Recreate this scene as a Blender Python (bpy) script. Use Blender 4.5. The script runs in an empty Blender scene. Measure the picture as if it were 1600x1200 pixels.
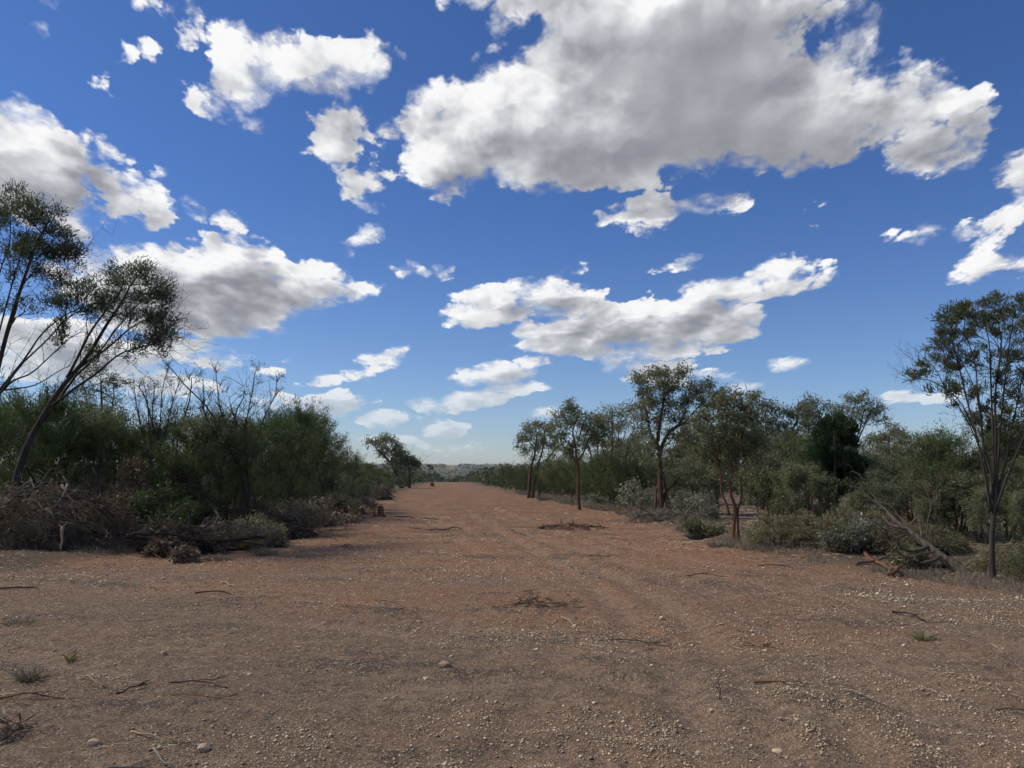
import bpy, math, random
import numpy as np

# ------------------------------------------------------------------ camera
scene = bpy.context.scene
COL = scene.collection
R = math.radians
F_PX = 1202.0            # focal length in photograph pixels (1600 wide)
PITCH = R(6.27)
EYE = 1.75
cam_d = bpy.data.cameras.new('camera')
cam = bpy.data.objects.new('camera', cam_d)
COL.objects.link(cam)
cam.location = (0, 0, EYE)
cam.rotation_euler = (R(90) + PITCH, 0, 0)
cam_d.sensor_fit = 'HORIZONTAL'
cam_d.sensor_width = 36.0
cam_d.lens = 36.0 * F_PX / 1600.0
cam_d.clip_start = 0.1
cam_d.clip_end = 30000
scene.camera = cam

# ------------------------------------------------------------------ light
SUN_EL, SUN_AZ = R(46), R(-82)       # azimuth from +Y, negative = to the left
sun_d = bpy.data.lights.new('sun', 'SUN')
sun_d.energy = 3.5
sun_d.angle = R(10)
sun_d.color = (1.0, 0.90, 0.74)
sun = bpy.data.objects.new('sun', sun_d)
COL.objects.link(sun)
sun.rotation_euler = (R(90) - SUN_EL, 0, math.pi - SUN_AZ)

vs = scene.view_settings
vs.view_transform = 'Standard'
vs.look = 'None'
vs.exposure = 0.0
vs.gamma = 1.0
vs.use_curve_mapping = False
scene.cycles.max_bounces = 6
scene.cycles.diffuse_bounces = 3
scene.cycles.transmission_bounces = 4
scene.cycles.transparent_max_bounces = 8
scene.cycles.use_denoising = True
scene.cycles.use_adaptive_sampling = True
scene.cycles.adaptive_threshold = 0.02
scene.cycles.adaptive_min_samples = 8

# ------------------------------------------------------------------ node helper
class NT:
    def __init__(self, tree):
        self.t = tree
    def n(self, kind, props=None, **ins):
        nd = self.t.nodes.new(kind)
        for k, v in (props or {}).items():
            setattr(nd, k, v)
        for k, v in ins.items():
            key = int(k[1:]) if k[0] == 'i' and k[1:].isdigit() else k.replace('_', ' ')
            self.put(nd.inputs[key], v)
        return nd
    def put(self, sock, v):
        if isinstance(v, bpy.types.NodeSocket):
            self.t.links.new(v, sock)
        elif isinstance(v, bpy.types.Node):
            self.t.links.new(v.outputs[0], sock)
        else:
            sock.default_value = v
    def math(self, op, a, b=None, c=None, clamp=False):
        nd = self.t.nodes.new('ShaderNodeMath')
        nd.operation = op
        nd.use_clamp = clamp
        for i, v in enumerate((a, b, c)):
            if v is not None:
                self.put(nd.inputs[i], v)
        return nd.outputs[0]
    def vmath(self, op, a, b=None, c=None, scale=None):
        nd = self.t.nodes.new('ShaderNodeVectorMath')
        nd.operation = op
        for i, v in enumerate((a, b, c)):
            if v is not None:
                self.put(nd.inputs[i], v)
        if scale is not None:
            self.put(nd.inputs['Scale'], scale)
        return nd.outputs['Value'] if op in ('LENGTH', 'DOT_PRODUCT', 'DISTANCE') else nd.outputs[0]
    def maprange(self, v, a, b, c=0.0, d=1.0, smooth=True):
        nd = self.t.nodes.new('ShaderNodeMapRange')
        nd.interpolation_type = 'SMOOTHSTEP' if smooth else 'LINEAR'
        for i, x in enumerate((v, a, b, c, d)):
            self.put(nd.inputs[i], x)
        return nd.outputs[0]
    def mix(self, f, a, b):
        nd = self.t.nodes.new('ShaderNodeMix')
        nd.data_type = 'RGBA'
        self.put(nd.inputs[0], f)
        for s, v in ((nd.inputs[6], a), (nd.inputs[7], b)):
            self.put(s, (*v, 1.0) if isinstance(v, tuple) and len(v) == 3 else v)
        return nd.outputs[2]
    def noise(self, vec, scale, detail=4.0, rough=0.55, dist=0.0, lac=2.0, color=False):
        nd = self.t.nodes.new('ShaderNodeTexNoise')
        self.put(nd.inputs['Vector'], vec)
        self.put(nd.inputs['Scale'], scale)
        nd.inputs['Detail'].default_value = detail
        nd.inputs['Roughness'].default_value = rough
        nd.inputs['Distortion'].default_value = dist
        nd.inputs['Lacunarity'].default_value = lac
        return nd.outputs[1] if color else nd.outputs[0]

# ------------------------------------------------------------------ sky: blue air with cumulus, placed by compass bearing and height
def px_angles(x, y):
    cx, cy = (x - 800) / F_PX, (600 - y) / F_PX
    X, Y, Z = cx, math.cos(PITCH) - math.sin(PITCH) * cy, math.sin(PITCH) + math.cos(PITCH) * cy
    return math.degrees(math.atan2(X, Y)), math.degrees(math.atan2(Z, math.hypot(X, Y)))

# x, y, half width, half height, tilt (clockwise), thickness
CLOUDS = [
 # the great cloud overhead
 (850,-15,190,75,8,.8),(1060,30,240,120,0,1.25),(800,185,165,95,-12,.75),(705,235,105,80,0,.8),(890,222,245,85,2,1.15),
 (1080,175,265,102,0,1.5),(1230,175,190,95,-4,1.4),(1400,165,150,58,0,1.0),(1345,95,75,48,0,.5),(640,215,50,38,0,.5),(990,105,190,85,0,1.3),(900,150,150,80,0,1.0),(1480,140,60,35,0,.7),
 (1008,332,66,36,-5,.55),(1112,318,54,22,5,.5),
 (1478,228,100,50,-5,.9),(1592,268,45,38,30,.55),(1565,350,72,26,-10,.5),(1530,412,52,26,0,.5),(1605,420,36,18,-20,.4),
 (1270,327,22,17,-30,.2),(1430,375,26,12,-10,.25),(1392,362,22,14,-40,.15),(1256,280,12,9,0,.2),
 # upper left cloud
 (458,112,142,66,-6,.9),(545,100,66,54,0,.65),(425,75,55,34,0,.4),(385,135,92,48,-10,.75),(325,148,44,24,-15,.4),(515,208,60,48,0,.75),
 (620,85,28,13,15,.35),(455,165,45,26,0,.5),(385,198,26,12,0,.25),
 (292,45,36,46,15,.3),(240,75,28,28,0,.25),(240,12,24,18,0,.25),(188,92,15,10,0,.15),(75,12,22,20,-20,.2),(45,45,8,12,0,.15),(735,80,40,13,5,.2),
 (560,285,24,26,0,.25),(592,268,26,46,0,.35),(160,137,26,8,20,.12),
 # left cloud
 (10,245,120,85,0,1.0),(40,178,46,34,15,.5),(95,240,85,55,25,.9),(180,285,72,44,35,.55),(238,335,24,48,10,.4),(170,335,30,16,20,.3),
 (300,318,20,22,-30,.2),(60,300,110,50,0,.8),(115,345,34,28,0,.3),
 # middle left bank
 (310,455,220,58,4,1.0),(190,415,110,40,-8,.6),(355,410,75,50,0,.6),(450,440,95,40,5,.7),(545,460,54,15,0,.5),(290,495,140,36,0,.9),
 (370,500,78,22,-4,.7),(250,545,110,24,-18,.6),(120,560,150,45,0,.6),(60,520,120,40,0,.5),(362,350,26,16,-10,.25),(405,370,17,12,0,.25),(432,390,18,13,30,.2),
 (563,382,34,20,-30,.3),(652,429,27,10,5,.35),(700,427,20,10,-10,.35),
 # middle right bank
 (780,475,92,30,-8,.8),(870,466,80,32,0,.8),(890,528,95,32,0,.95),(1000,510,120,40,0,.85),(1100,500,98,42,0,.8),(1000,545,110,18,0,.8),
 (1130,458,75,28,-5,.6),(1212,437,80,30,-6,.6),(1288,437,28,11,-25,.3),(897,420,28,12,-10,.25),(1070,410,26,9,-10,.15),
 (990,562,46,20,-8,.55),(1035,580,66,24,-5,.5),(1090,580,34,12,0,.5),(1160,606,38,15,0,.5),(1232,572,35,11,-4,.5),(1410,622,36,9,-4,.5),(1472,622,28,11,-8,.5),(1470,700,40,8,0,.4),
 # low clouds towards the horizon
 (598,558,42,13,-8,.6),(505,592,44,12,-10,.55),(563,582,38,10,-15,.5),(520,630,66,22,0,.6),(440,632,46,16,0,.5),(345,560,66,16,-10,.45),
 (420,580,20,7,-5,.4),(446,558,14,5,0,.3),(785,580,78,19,-6,.6),(745,620,88,19,-8,.55),(680,632,38,13,0,.45),(694,674,40,18,-12,.6),(856,642,22,10,0,.4),
 (604,655,46,14,0,.55),(722,700,44,9,-12,.35),(620,690,60,11,0,.4),(840,605,20,8,0,.25),(250,600,90,18,0,.4),
]

TILTS = (-30, -12, 0, 12, 30)

def cloud_group(name, clouds):
    g = bpy.data.node_groups.new(name, 'ShaderNodeTree')
    g.interface.new_socket('Angles', in_out='INPUT', socket_type='NodeSocketVector')
    g.interface.new_socket('Depth', in_out='OUTPUT', socket_type='NodeSocketFloat')
    q = NT(g)
    gi, go = g.nodes.new('NodeGroupInput'), g.nodes.new('NodeGroupOutput')
    charts = {}
    for tl in TILTS:
        c, s_ = math.cos(R(-tl)), math.sin(R(-tl))
        u = q.vmath('DOT_PRODUCT', gi.outputs[0], (c, s_, 0))
        v = q.vmath('DOT_PRODUCT', gi.outputs[0], (-s_, c, 0))
        charts[tl] = q.n('ShaderNodeCombineXYZ', X=u, Y=v, Z=0.0).outputs[0]
    depth = None
    live = {tl: charts[tl] for tl in TILTS}
    order = sorted(clouds, key=lambda k: min(TILTS, key=lambda tl: abs(tl - k[4])))
    last = None
    for i, (x, y, rx, ry, tilt, th) in enumerate(order):
        tl = min(TILTS, key=lambda k: abs(k - tilt))
        if i and (i % 6 == 0 or tl != last):      # chain the batches, so that the shader compiler holds few values at a time
            live[tl] = q.vmath('MULTIPLY_ADD', depth, (1e-9, 1e-9, 1e-9), charts[tl])
        last = tl
        a0, e0 = px_angles(x, y)
        ax, _ = px_angles(x + 5, y)
        _, ey = px_angles(x, y - 5)
        ka, ke = (ax - a0) / 5, (ey - e0) / 5
        c, s_ = math.cos(R(-tl)), math.sin(R(-tl))
        u0, v0 = c * a0 + s_ * e0, -s_ * a0 + c * e0
        sx, sy = 1 / (rx * ka), 1 / (ry * ke)
        p = q.vmath('MULTIPLY_ADD', live[tl], (sx, sy, 0), (-u0 * sx, -v0 * sy, 0))
        r2 = q.vmath('DOT_PRODUCT', p, p)
        size = 0.62 * (min(rx, ry) * ke) ** 0.75 * (0.52 + 0.78 * th)
        d = q.math('MULTIPLY_ADD', r2, -size, size)
        depth = d if depth is None else q.math('MAXIMUM', depth, d)
    g.links.new(depth, go.inputs[0])
    return g

def build_world():
    w = bpy.data.worlds.new('World')
    scene.world = w
    w.use_nodes = True
    t = w.node_tree
    t.nodes.clear()
    q = NT(t)
    sky = t.nodes.new('ShaderNodeTexSky')
    sky.sky_type = 'NISHITA'
    sky.sun_disc = False
    sky.sun_elevation = SUN_EL
    sky.sun_rotation = SUN_AZ
    sky.altitude = 300
    sky.air_density = 1.0
    sky.dust_density = 0.2
    sky.ozone_density = 4.0
    tc = t.nodes.new('ShaderNodeTexCoord')
    d = tc.outputs['Generated']
    sp = q.n('ShaderNodeSeparateXYZ', Vector=d)
    az = q.math('MULTIPLY', q.math('ARCTAN2', sp.outputs[0], sp.outputs[1]), 57.29578)
    el = q.math('MULTIPLY', q.math('ARCSINE', sp.outputs[2]), 57.29578)
    P = q.n('ShaderNodeCombineXYZ', X=az, Y=el, Z=0.0).outputs[0]
    blue = q.vmath('MULTIPLY', sky.outputs[0], q.mix(q.maprange(el, 0.0, 22.0), SKY_TINT_LOW, SKY_TINT))
    bg_sky = q.n('ShaderNodeBackground', Color=blue, Strength=0.1)
    def noise2(vec, scale, detail, rough, color=False):
        nd = t.nodes.new('ShaderNodeTexNoise')
        nd.noise_dimensions = '2D'
        q.put(nd.inputs['Vector'], vec)
        nd.inputs['Scale'].default_value = scale
        nd.inputs['Detail'].default_value = detail
        nd.inputs['Roughness'].default_value = rough
        return nd.outputs[1] if color else nd.outputs[0]
    # detail gets finer low in the sky, where the clouds are far away: a chart that stretches towards the horizon
    low = q.maprange(el, 4.0, 28.0)
    k = q.math('DIVIDE', 34.0, q.math('ADD', q.math('MAXIMUM', el, -2.0), 9.0))
    Q = q.n('ShaderNodeCombineXYZ', X=q.math('MULTIPLY', az, q.math('MULTIPLY_ADD', k, 0.25, 0.45)),
            Y=q.math('MULTIPLY', q.math('LOGARITHM', q.math('ADD', q.math('MAXIMUM', el, -2.0), 9.0), 2.71828), 34.0), Z=0.0).outputs[0]
    c1 = q.vmath('SUBTRACT', noise2(Q, 0.16, 5.0, 0.68, True), (0.5, 0.5, 0.5))
    off = q.vmath('SCALE', c1, scale=q.math('MULTIPLY_ADD', low, 3.6, 1.5))
    PW = q.vmath('ADD', P, q.vmath('MULTIPLY', off, (1.0, 0.75, 0.0)))
    def sample(name, clouds, p):
        nd = t.nodes.new('ShaderNodeGroup')
        nd.node_tree = cloud_group(name, clouds)
        q.put(nd.inputs[0], p)
        return nd.outputs[0]
    def lobes(p):
        nd = t.nodes.new('ShaderNodeTexVoronoi')
        nd.voronoi_dimensions = '2D'
        q.put(nd.inputs['Vector'], p)
        nd.inputs['Scale'].default_value = 0.34
        nd.inputs['Detail'].default_value = 2.0
        nd.inputs['Roughness'].default_value = 0.55
        return nd.outputs['Distance']
    warp = q.vmath('SCALE', c1, scale=2.5)
    V0 = lobes(q.vmath('ADD', Q, warp))
    B0 = q.math('MULTIPLY_ADD', V0, -0.36, q.math('ADD', q.math('MULTIPLY', noise2(Q, 0.30, 9.0, 0.66), 0.85), 0.26))
    F0 = sample('cloud cover', CLOUDS, PW)
    edge = q.math('MULTIPLY', q.math('SUBTRACT', B0, 0.5), q.math('MULTIPLY', q.math('MULTIPLY_ADD', low, 3.2, 1.5), q.maprange(F0, 0.5, 2.5, 1.0, 0.45)))
    Fd = q.math('ADD', edge, q.math('ADD', F0, q.math('MULTIPLY_ADD', low, 0.32, 0.26)))
    # beyond the pictured quarter the same fair-weather cumulus goes on
    dome = q.vmath('SCALE', d, scale=q.math('DIVIDE', 1.0, q.math('MAXIMUM', sp.outputs[2], 0.06)))
    far = noise2(dome, 0.55, 4.0, 0.55)
    outside = q.math('MAXIMUM', q.maprange(q.math('ABSOLUTE', az), 37.0, 46.0), q.maprange(el, 33.5, 42.0))
    Fo = q.math('MULTIPLY_ADD', q.math('SUBTRACT', far, 0.52), 26.0, q.math('MULTIPLY_ADD', outside, 40.0, -40.0))
    Fd = q.math('MAXIMUM', Fd, Fo)
    ragged = q.maprange(q.vmath('DOT_PRODUCT', c1, (0.0, 0.0, 1.0)), -0.12, 0.16, 0.55, 2.3)      # crisp here, wispy there
    alpha = q.maprange(q.math('DIVIDE', Fd, q.math('MULTIPLY', ragged, q.math('MULTIPLY_ADD', low, 0.62, 0.34))), 0.0, 1.0)
    alpha = q.math('MULTIPLY', alpha, q.maprange(el, 0.5, 8.0, 0.55, 0.985))
    # light reaching the eye: how much cloud there is here and between here and the sun
    step = q.math('MULTIPLY_ADD', low, 2.5, 0.6)
    toward = q.n('ShaderNodeCombineXYZ', X=q.math('MULTIPLY', step, -0.85), Y=step, Z=0.0).outputs[0]
    F1 = sample('cloud mass', [c for c in CLOUDS if min(c[2], c[3]) >= 14],
                q.vmath('ADD', q.vmath('MULTIPLY_ADD', F0, (1e-9,) * 3, q.vmath('MULTIPLY_ADD', off, (-0.3, -0.25, 0.0), PW)), toward))
    F1 = q.math('MAXIMUM', F1, q.math('MULTIPLY', Fo, 0.6))
    root = lambda v: q.math('SQRT', q.math('MAXIMUM', v, 0.0))
    gain = q.math('MULTIPLY_ADD', low, -0.55, 1.55)          # small far clouds are as opaque as the big near ones
    dep = q.math('MULTIPLY', root(q.math('MULTIPLY_ADD', Fd, 0.4, q.math('MULTIPLY', F0, 0.6))), 0.12)
    dep = q.math('MULTIPLY', q.math('MULTIPLY_ADD', root(F1), 0.35, dep), gain)
    # lumps show most on the lit side, less under the thick base
    S0 = q.math('MULTIPLY_ADD', V0, -0.24, q.math('MULTIPLY', noise2(Q, 0.22, 4.0, 0.55), 0.75))
    Q2 = q.vmath('ADD', Q, (-1.0, 1.3, 0.0))
    S1 = q.math('MULTIPLY_ADD', lobes(q.vmath('ADD', Q2, warp)), -0.24, q.math('MULTIPLY', noise2(Q2, 0.22, 4.0, 0.55), 0.75))
    emb = q.math('MULTIPLY', q.math('SUBTRACT', S1, S0), q.math('MULTIPLY', q.maprange(Fd, 0.0, 1.0, 0.3, 1.5), q.math('MULTIPLY', q.maprange(F1, 0.8, 3.2, 1.0, 0.25), q.maprange(F0, 1.2, 3.6, 1.0, 0.3))))
    dep = q.math('ADD', dep, emb)
    ramp = t.nodes.new('ShaderNodeValToRGB')
    q.put(ramp.inputs[0], dep)
    cr = ramp.color_ramp
    cr.interpolation = 'LINEAR'
    cr.elements[0].position, cr.elements[0].color = CLOUD_TONES[0][0], (*CLOUD_TONES[0][1], 1)
    cr.elements[1].position, cr.elements[1].color = CLOUD_TONES[-1][0], (*CLOUD_TONES[-1][1], 1)
    for p, c in CLOUD_TONES[1:-1]:
        e = cr.elements.new(p)
        e.color = (*c, 1)
    ccol = q.mix(q.maprange(el, 0.0, 12.0, 0.45, 1.0), (.58, .68, .78), ramp.outputs[0])   # air in front of the lowest clouds
    bg_cl = q.n('ShaderNodeBackground', Color=ccol, Strength=1.0)
    mx = q.n('ShaderNodeMixShader', i0=alpha, i1=bg_sky.outputs[0], i2=bg_cl.outputs[0])
    out = t.nodes.new('ShaderNodeOutputWorld')
    t.links.new(mx.outputs[0], out.inputs['Surface'])
    w.cycles.sampling_method = 'NONE'

CLOUD_TONES = [(0.0, (.97, .97, .97)), (.14, (.92, .92, .925)), (.34, (.72, .73, .755)), (.56, (.50, .51, .545)), (.80, (.33, .335, .37)), (1.0, (.25, .26, .30))]
SKY_TINT, SKY_TINT_LOW = (0.51, 0.705, 1.04), (0.78, 0.86, 1.06)
build_world()

# ------------------------------------------------------------------ numpy helpers
rng = np.random.default_rng(7)

def unit(v):
    v = np.asarray(v, float)
    return v / (np.linalg.norm(v, axis=-1, keepdims=True) + 1e-9)

def vnoise(x, y, seed=0):
    xi, yi = np.floor(x).astype(np.int64), np.floor(y).astype(np.int64)
    fx, fy = x - xi, y - yi
    fx, fy = fx * fx * (3 - 2 * fx), fy * fy * (3 - 2 * fy)
    def h(a, b):
        n = (a * 374761393 + b * 668265263 + seed * 974634777) & 0xffffffff
        n = ((n ^ (n >> 13)) * 1274126177) & 0xffffffff
        return ((n ^ (n >> 16)) & 0xffff) / 65535.0
    a, b, c, d = h(xi, yi), h(xi + 1, yi), h(xi, yi + 1), h(xi + 1, yi + 1)
    return (a + (b - a) * fx) * (1 - fy) + (c + (d - c) * fx) * fy

def fbm(x, y, scale, octaves=4, seed=0, gain=0.5):
    t, a, s = 0, 1, 0
    for i in range(octaves):
        t = t + a * (vnoise(x * scale + 17.3 * i, y * scale - 9.1 * i, seed + i) - 0.5)
        s += a
        a *= gain
        scale *= 2.03
    return t / s

def sstep(x, a, b):
    t = np.clip((x - a) / (b - a), 0, 1)
    return t * t * (3 - 2 * t)

def base_z(y):
    y = np.asarray(y, float)
    z = -0.0100 * np.clip(y, -50, 190)
    z = z - 22 * sstep(y, 170, 900)
    return z + 40 * sstep(y, 1400, 3300) - 60 * sstep(y, 3600, 8000)

def ray(px, py):
    cx, cy = (px - 800) / F_PX, (600 - py) / F_PX
    return np.array([cx, math.cos(PITCH) - math.sin(PITCH) * cy, math.sin(PITCH) + math.cos(PITCH) * cy])

def flat_ground(px, py):
    d = ray(px, py)
    t = EYE / max(1e-4, -(d[2] + 0.01 * d[1]))
    return d[0] * t, d[1] * t

def at(px, py, Y):
    d = ray(px, py)
    return np.array([0, 0, EYE]) + d * (Y / d[1])

def project(p):
    x, y, z = p[0], p[1], p[2] - EYE
    zc = math.cos(PITCH) * y + math.sin(PITCH) * z
    yc = -math.sin(PITCH) * y + math.cos(PITCH) * z
    return 800 + F_PX * x / zc, 600 - F_PX * yc / zc

# edges of the cleared strip, as ground points
LEFT_PX = [(-500, 1010), (0, 893), (200, 868), (400, 845), (480, 815), (560, 789), (640, 763), (668, 754)]
RIGHT_PX = [(2300, 1060), (1600, 922), (1300, 882), (1150, 858), (1040, 822), (960, 800), (880, 786), (800, 769), (735, 756)]
LE = np.array(sorted([flat_ground(*p)[::-1] for p in LEFT_PX]))
RE = np.array(sorted([flat_ground(*p)[::-1] for p in RIGHT_PX]))

def strip_edges(y):
    l = np.interp(y, LE[:, 0], LE[:, 1])
    r = np.interp(y, RE[:, 0], RE[:, 1])
    far = y > LE[-1, 0]
    l = np.where(far, LE[-1, 1] - 0.080 * (y - LE[-1, 0]), l)
    r = np.where(y > RE[-1, 0], RE[-1, 1] - 0.0755 * (y - RE[-1, 0]), r)
    l = np.where(y < LE[0, 0], LE[0, 1] - (LE[0, 0] - y) * 1.5, l)
    r = np.where(y < RE[0, 0], RE[0, 1] + (RE[0, 0] - y) * 1.5, r)
    return l, r

def strip_mask(x, y):
    l, r = strip_edges(y)
    wob = 0.9 * fbm(x, y, 0.35, 3, 5) * np.clip(y / 15, 0.6, 3)
    soft = 0.35 + np.clip(y, 0, 400) * 0.012
    m = sstep(x - l + wob, -soft, soft) * sstep(r - x + wob, -soft, soft) * (1 - sstep(y, 250, 330))
    # the same line shows again as a cut over the far ridge
    cut = np.exp(-((x + 0.0775 * y) / 16.0) ** 2) * sstep(y, 2350, 2500)
    return np.maximum(m, cut)

TRACKS = [
    [(1900, 1180), (1560, 1050), (1300, 960), (1080, 890), (930, 855), (830, 826), (760, 800), (722, 780), (704, 766), (698, 757)],
    [(1330, 1190), (1200, 1060), (1060, 950), (950, 888), (868, 852), (800, 820), (752, 797), (715, 777)],
    [(-200, 915), (150, 940), (480, 955), (760, 980), (1020, 1035), (1300, 1120), (1500, 1210)],
    [(-200, 1040), (200, 1110), (500, 1130), (850, 1110), (1150, 1150)],
    [(1750, 1010), (1400, 935), (1180, 900), (1000, 880), (880, 862), (790, 838), (740, 812)],
    [(1000, 1190), (1010, 1060), (960, 960), (880, 900), (800, 862), (735, 830), (700, 800)],
    [(300, 905), (520, 912), (760, 930), (980, 930), (1200, 905)],
]
def densify(pts, n=60):
    pts = np.asarray(pts, float)
    k = len(pts)
    t = np.linspace(0, k - 1, n)
    i = np.clip(t.astype(int), 0, k - 2)
    f = (t - i)[:, None]
    p0, p1, p2, p3 = pts[np.clip(i - 1, 0, k - 1)], pts[i], pts[i + 1], pts[np.clip(i + 2, 0, k - 1)]
    return 0.5 * (2 * p1 + (p2 - p0) * f + (2 * p0 - 5 * p1 + 4 * p2 - p3) * f ** 2 + (3 * p1 - p0 - 3 * p2 + p3) * f ** 3)
TRACK_XY = [densify([flat_ground(*p) for p in t], 40) for t in TRACKS]

def track_rut(x, y):
    """signed relief of wheel ruts and how worn the ground is"""
    relief, worn = np.zeros_like(x), np.zeros_like(x)
    sel = (y > 3) & (y < 90) & (np.abs(x) < 25)
    xs, ys = x[sel], y[sel]
    for poly in TRACK_XY:
        best, side, along = np.full(xs.shape, 1e9), np.zeros(xs.shape), np.zeros(xs.shape)
        s0 = 0.0
        for a, b in zip(poly[:-1], poly[1:]):
            ab = b - a
            L = math.hypot(*ab) + 1e-9
            t = np.clip(((xs - a[0]) * ab[0] + (ys - a[1]) * ab[1]) / L ** 2, 0, 1)
            dx, dy = xs - a[0] - t * ab[0], ys - a[1] - t * ab[1]
            dd = np.hypot(dx, dy)
            m = dd < best
            best = np.where(m, dd, best)
            side = np.where(m, np.sign(ab[0] * dy - ab[1] * dx), side)
            along = np.where(m, s0 + t * L, along)
            s0 += L
        off = best * side
        for c in (-0.82, 0.82):
            e = np.abs(off - c)
            patch = sstep(fbm(xs, ys, 0.5, 3, 51 + len(poly) + int(poly[0][0])), -0.16, 0.12)
            rut = np.exp(-(e / 0.17) ** 2) * patch
            lip = patch * np.exp(-((e - 0.33) / 0.12) ** 2)
            cleat = np.sin(along * 22 + np.sign(off - c) * e * 9) * 0.006 * rut
            relief[sel] += -0.036 * rut + 0.028 * lip + cleat * 1.4
            worn[sel] = np.maximum(worn[sel], rut)
    fade = 1 - sstep(y, 22, 55)      # the marks are lost further off
    return relief * fade, worn * fade

def terrain(x, y, with_tracks=False):
    x, y = np.asarray(x, float), np.asarray(y, float)
    near = np.exp(-np.clip(y, 0, None) / 220)
    m = strip_mask(x, y)
    z = base_z(y) + near * (0.16 * fbm(x, y, 0.11, 3, 1) + 0.085 * fbm(x, y, 0.45, 3, 2) + 0.03 * fbm(x, y, 1.9, 3, 3))
    z = z + (1 - m) * near * (0.10 + 0.30 * fbm(x, y, 0.3, 3, 4))
    # scraped windrows lie across and along the strip
    z = z + m * near * 0.10 * np.clip(fbm(x * 0.3 + y * 0.1, y, 0.8, 4, 8), -0.1, 0.6)
    if with_tracks:
        r, w = track_rut(x, y)
        return z + r * m, m, w * m
    return z

def ground_z(x, y):
    return float(terrain(np.array([x]), np.array([y]))[0])

def on_ground(px, py):
    x, y = flat_ground(px, py)
    return np.array([x, y, ground_z(x, y)])

# ------------------------------------------------------------------ mesh helpers
def mk_mesh(name, V, Q=None, T=None, mat=None, face_tint=None, smooth=False, point_attrs=None):
    me = bpy.data.meshes.new(name)
    V = np.ascontiguousarray(V, np.float32)
    me.vertices.add(len(V))
    me.vertices.foreach_set('co', V.ravel())
    q = np.zeros((0, 4), np.int32) if Q is None else np.asarray(Q, np.int32)
    t = np.zeros((0, 3), np.int32) if T is None else np.asarray(T, np.int32)
    loops = np.concatenate([q.ravel(), t.ravel()])
    starts = np.concatenate([np.arange(len(q)) * 4, len(q) * 4 + np.arange(len(t)) * 3]).astype(np.int32)
    me.loops.add(len(loops))
    me.loops.foreach_set('vertex_index', loops)
    me.polygons.add(len(starts))
    me.polygons.foreach_set('loop_start', starts)
    if smooth:
        me.polygons.foreach_set('use_smooth', np.ones(len(starts), bool))
    me.update(calc_edges=True)
    if face_tint is not None:
        a = me.attributes.new('tint', 'FLOAT', 'FACE')
        a.data.foreach_set('value', np.asarray(face_tint, np.float32))
    for k, v in (point_attrs or {}).items():
        a = me.attributes.new(k, 'FLOAT', 'POINT')
        a.data.foreach_set('value', np.asarray(v, np.float32))
    if mat:
        me.materials.append(mat)
    return me

def obj(name, me, parent=None, loc=(0, 0, 0)):
    o = bpy.data.objects.new(name, me)
    COL.objects.link(o)
    o.location = loc
    if parent is not None:
        o.parent = parent
    return o

def tag(o, label=None, cat=None, group=None, kind=None):
    for k, v in (('label', label), ('category', cat), ('group', group), ('kind', kind)):
        if v:
            o[k] = v
    return o

class Wood:
    """collects tapering tubes"""
    def __init__(self):
        self.v, self.q, self.t, self.n = [], [], [], 0
    def tube(self, pts, rad, k=5):
        pts = np.asarray(pts, float)
        n = len(pts)
        tan = np.gradient(pts, axis=0)
        tan = unit(tan)
        ref = np.array([0.31, 0.22, 0.92]) if abs(tan[0][2]) < 0.8 else np.array([0.93, 0.3, 0.2])
        a = unit(np.cross(tan, ref))
        b = np.cross(tan, a)
        ang = np.arange(k) * 2 * math.pi / k
        ring = pts[:, None] + np.asarray(rad)[:, None, None] * (np.cos(ang)[None, :, None] * a[:, None] + np.sin(ang)[None, :, None] * b[:, None])
        self.v.append(ring.reshape(-1, 3))
        i = np.arange(n - 1)[:, None] * k + np.arange(k)[None]
        j = np.arange(n - 1)[:, None] * k + (np.arange(k)[None] + 1) % k
        q = np.stack([i, j, j + k, i + k], -1).reshape(-1, 4) + self.n
        self.q.append(q)
        # caps
        for r0 in (0, (n - 1) * k):
            c = np.arange(1, k - 1)
            tri = np.stack([np.full(k - 2, r0), r0 + c, r0 + c + 1], -1) + self.n
            self.t.append(tri if r0 else tri[:, ::-1])
        self.n += n * k
    def mesh(self, name, mat, smooth=True):
        return mk_mesh(name, np.concatenate(self.v), np.concatenate(self.q), np.concatenate(self.t), mat, smooth=smooth)

def leaf_arrays(r, A, B, per, spread, L, W, fwd=0.6, droop=0.0, rand=1.0, tlo=0.0):
    """narrow four-cornered leaves round the segments A-B"""
    A, B = np.repeat(A, per, 0), np.repeat(B, per, 0)
    n = len(A)
    t = r.uniform(tlo, 1.05, (n, 1))
    P = A + (B - A) * t + r.normal(0, 1, (n, 3)) * spread
    D = unit(unit(B - A) * fwd + r.normal(0, 0.6, (n, 3)) * rand + np.array([0, 0, droop]))
    S = unit(np.cross(D, r.normal(0, 1, (n, 3))))
    l = L * r.uniform(0.6, 1.3, (n, 1))
    w = W * r.uniform(0.6, 1.3, (n, 1)) / 2
    V = np.stack([P, P + D * l * 0.45 + S * w, P + D * l, P + D * l * 0.45 - S * w], 1).reshape(-1, 3)
    Q = np.arange(n * 4).reshape(-1, 4)
    return V, Q

def bez(p0, p1, p2, n):
    t = np.linspace(0, 1, n)[:, None]
    return (1 - t) ** 2 * p0 + 2 * t * (1 - t) * p1 + t * t * p2

# ------------------------------------------------------------------ materials
MATS = {}
def new_mat(name):
    m = bpy.data.materials.new(name)
    m.use_nodes = True
    m.node_tree.nodes.clear()
    return m, NT(m.node_tree)

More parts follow.
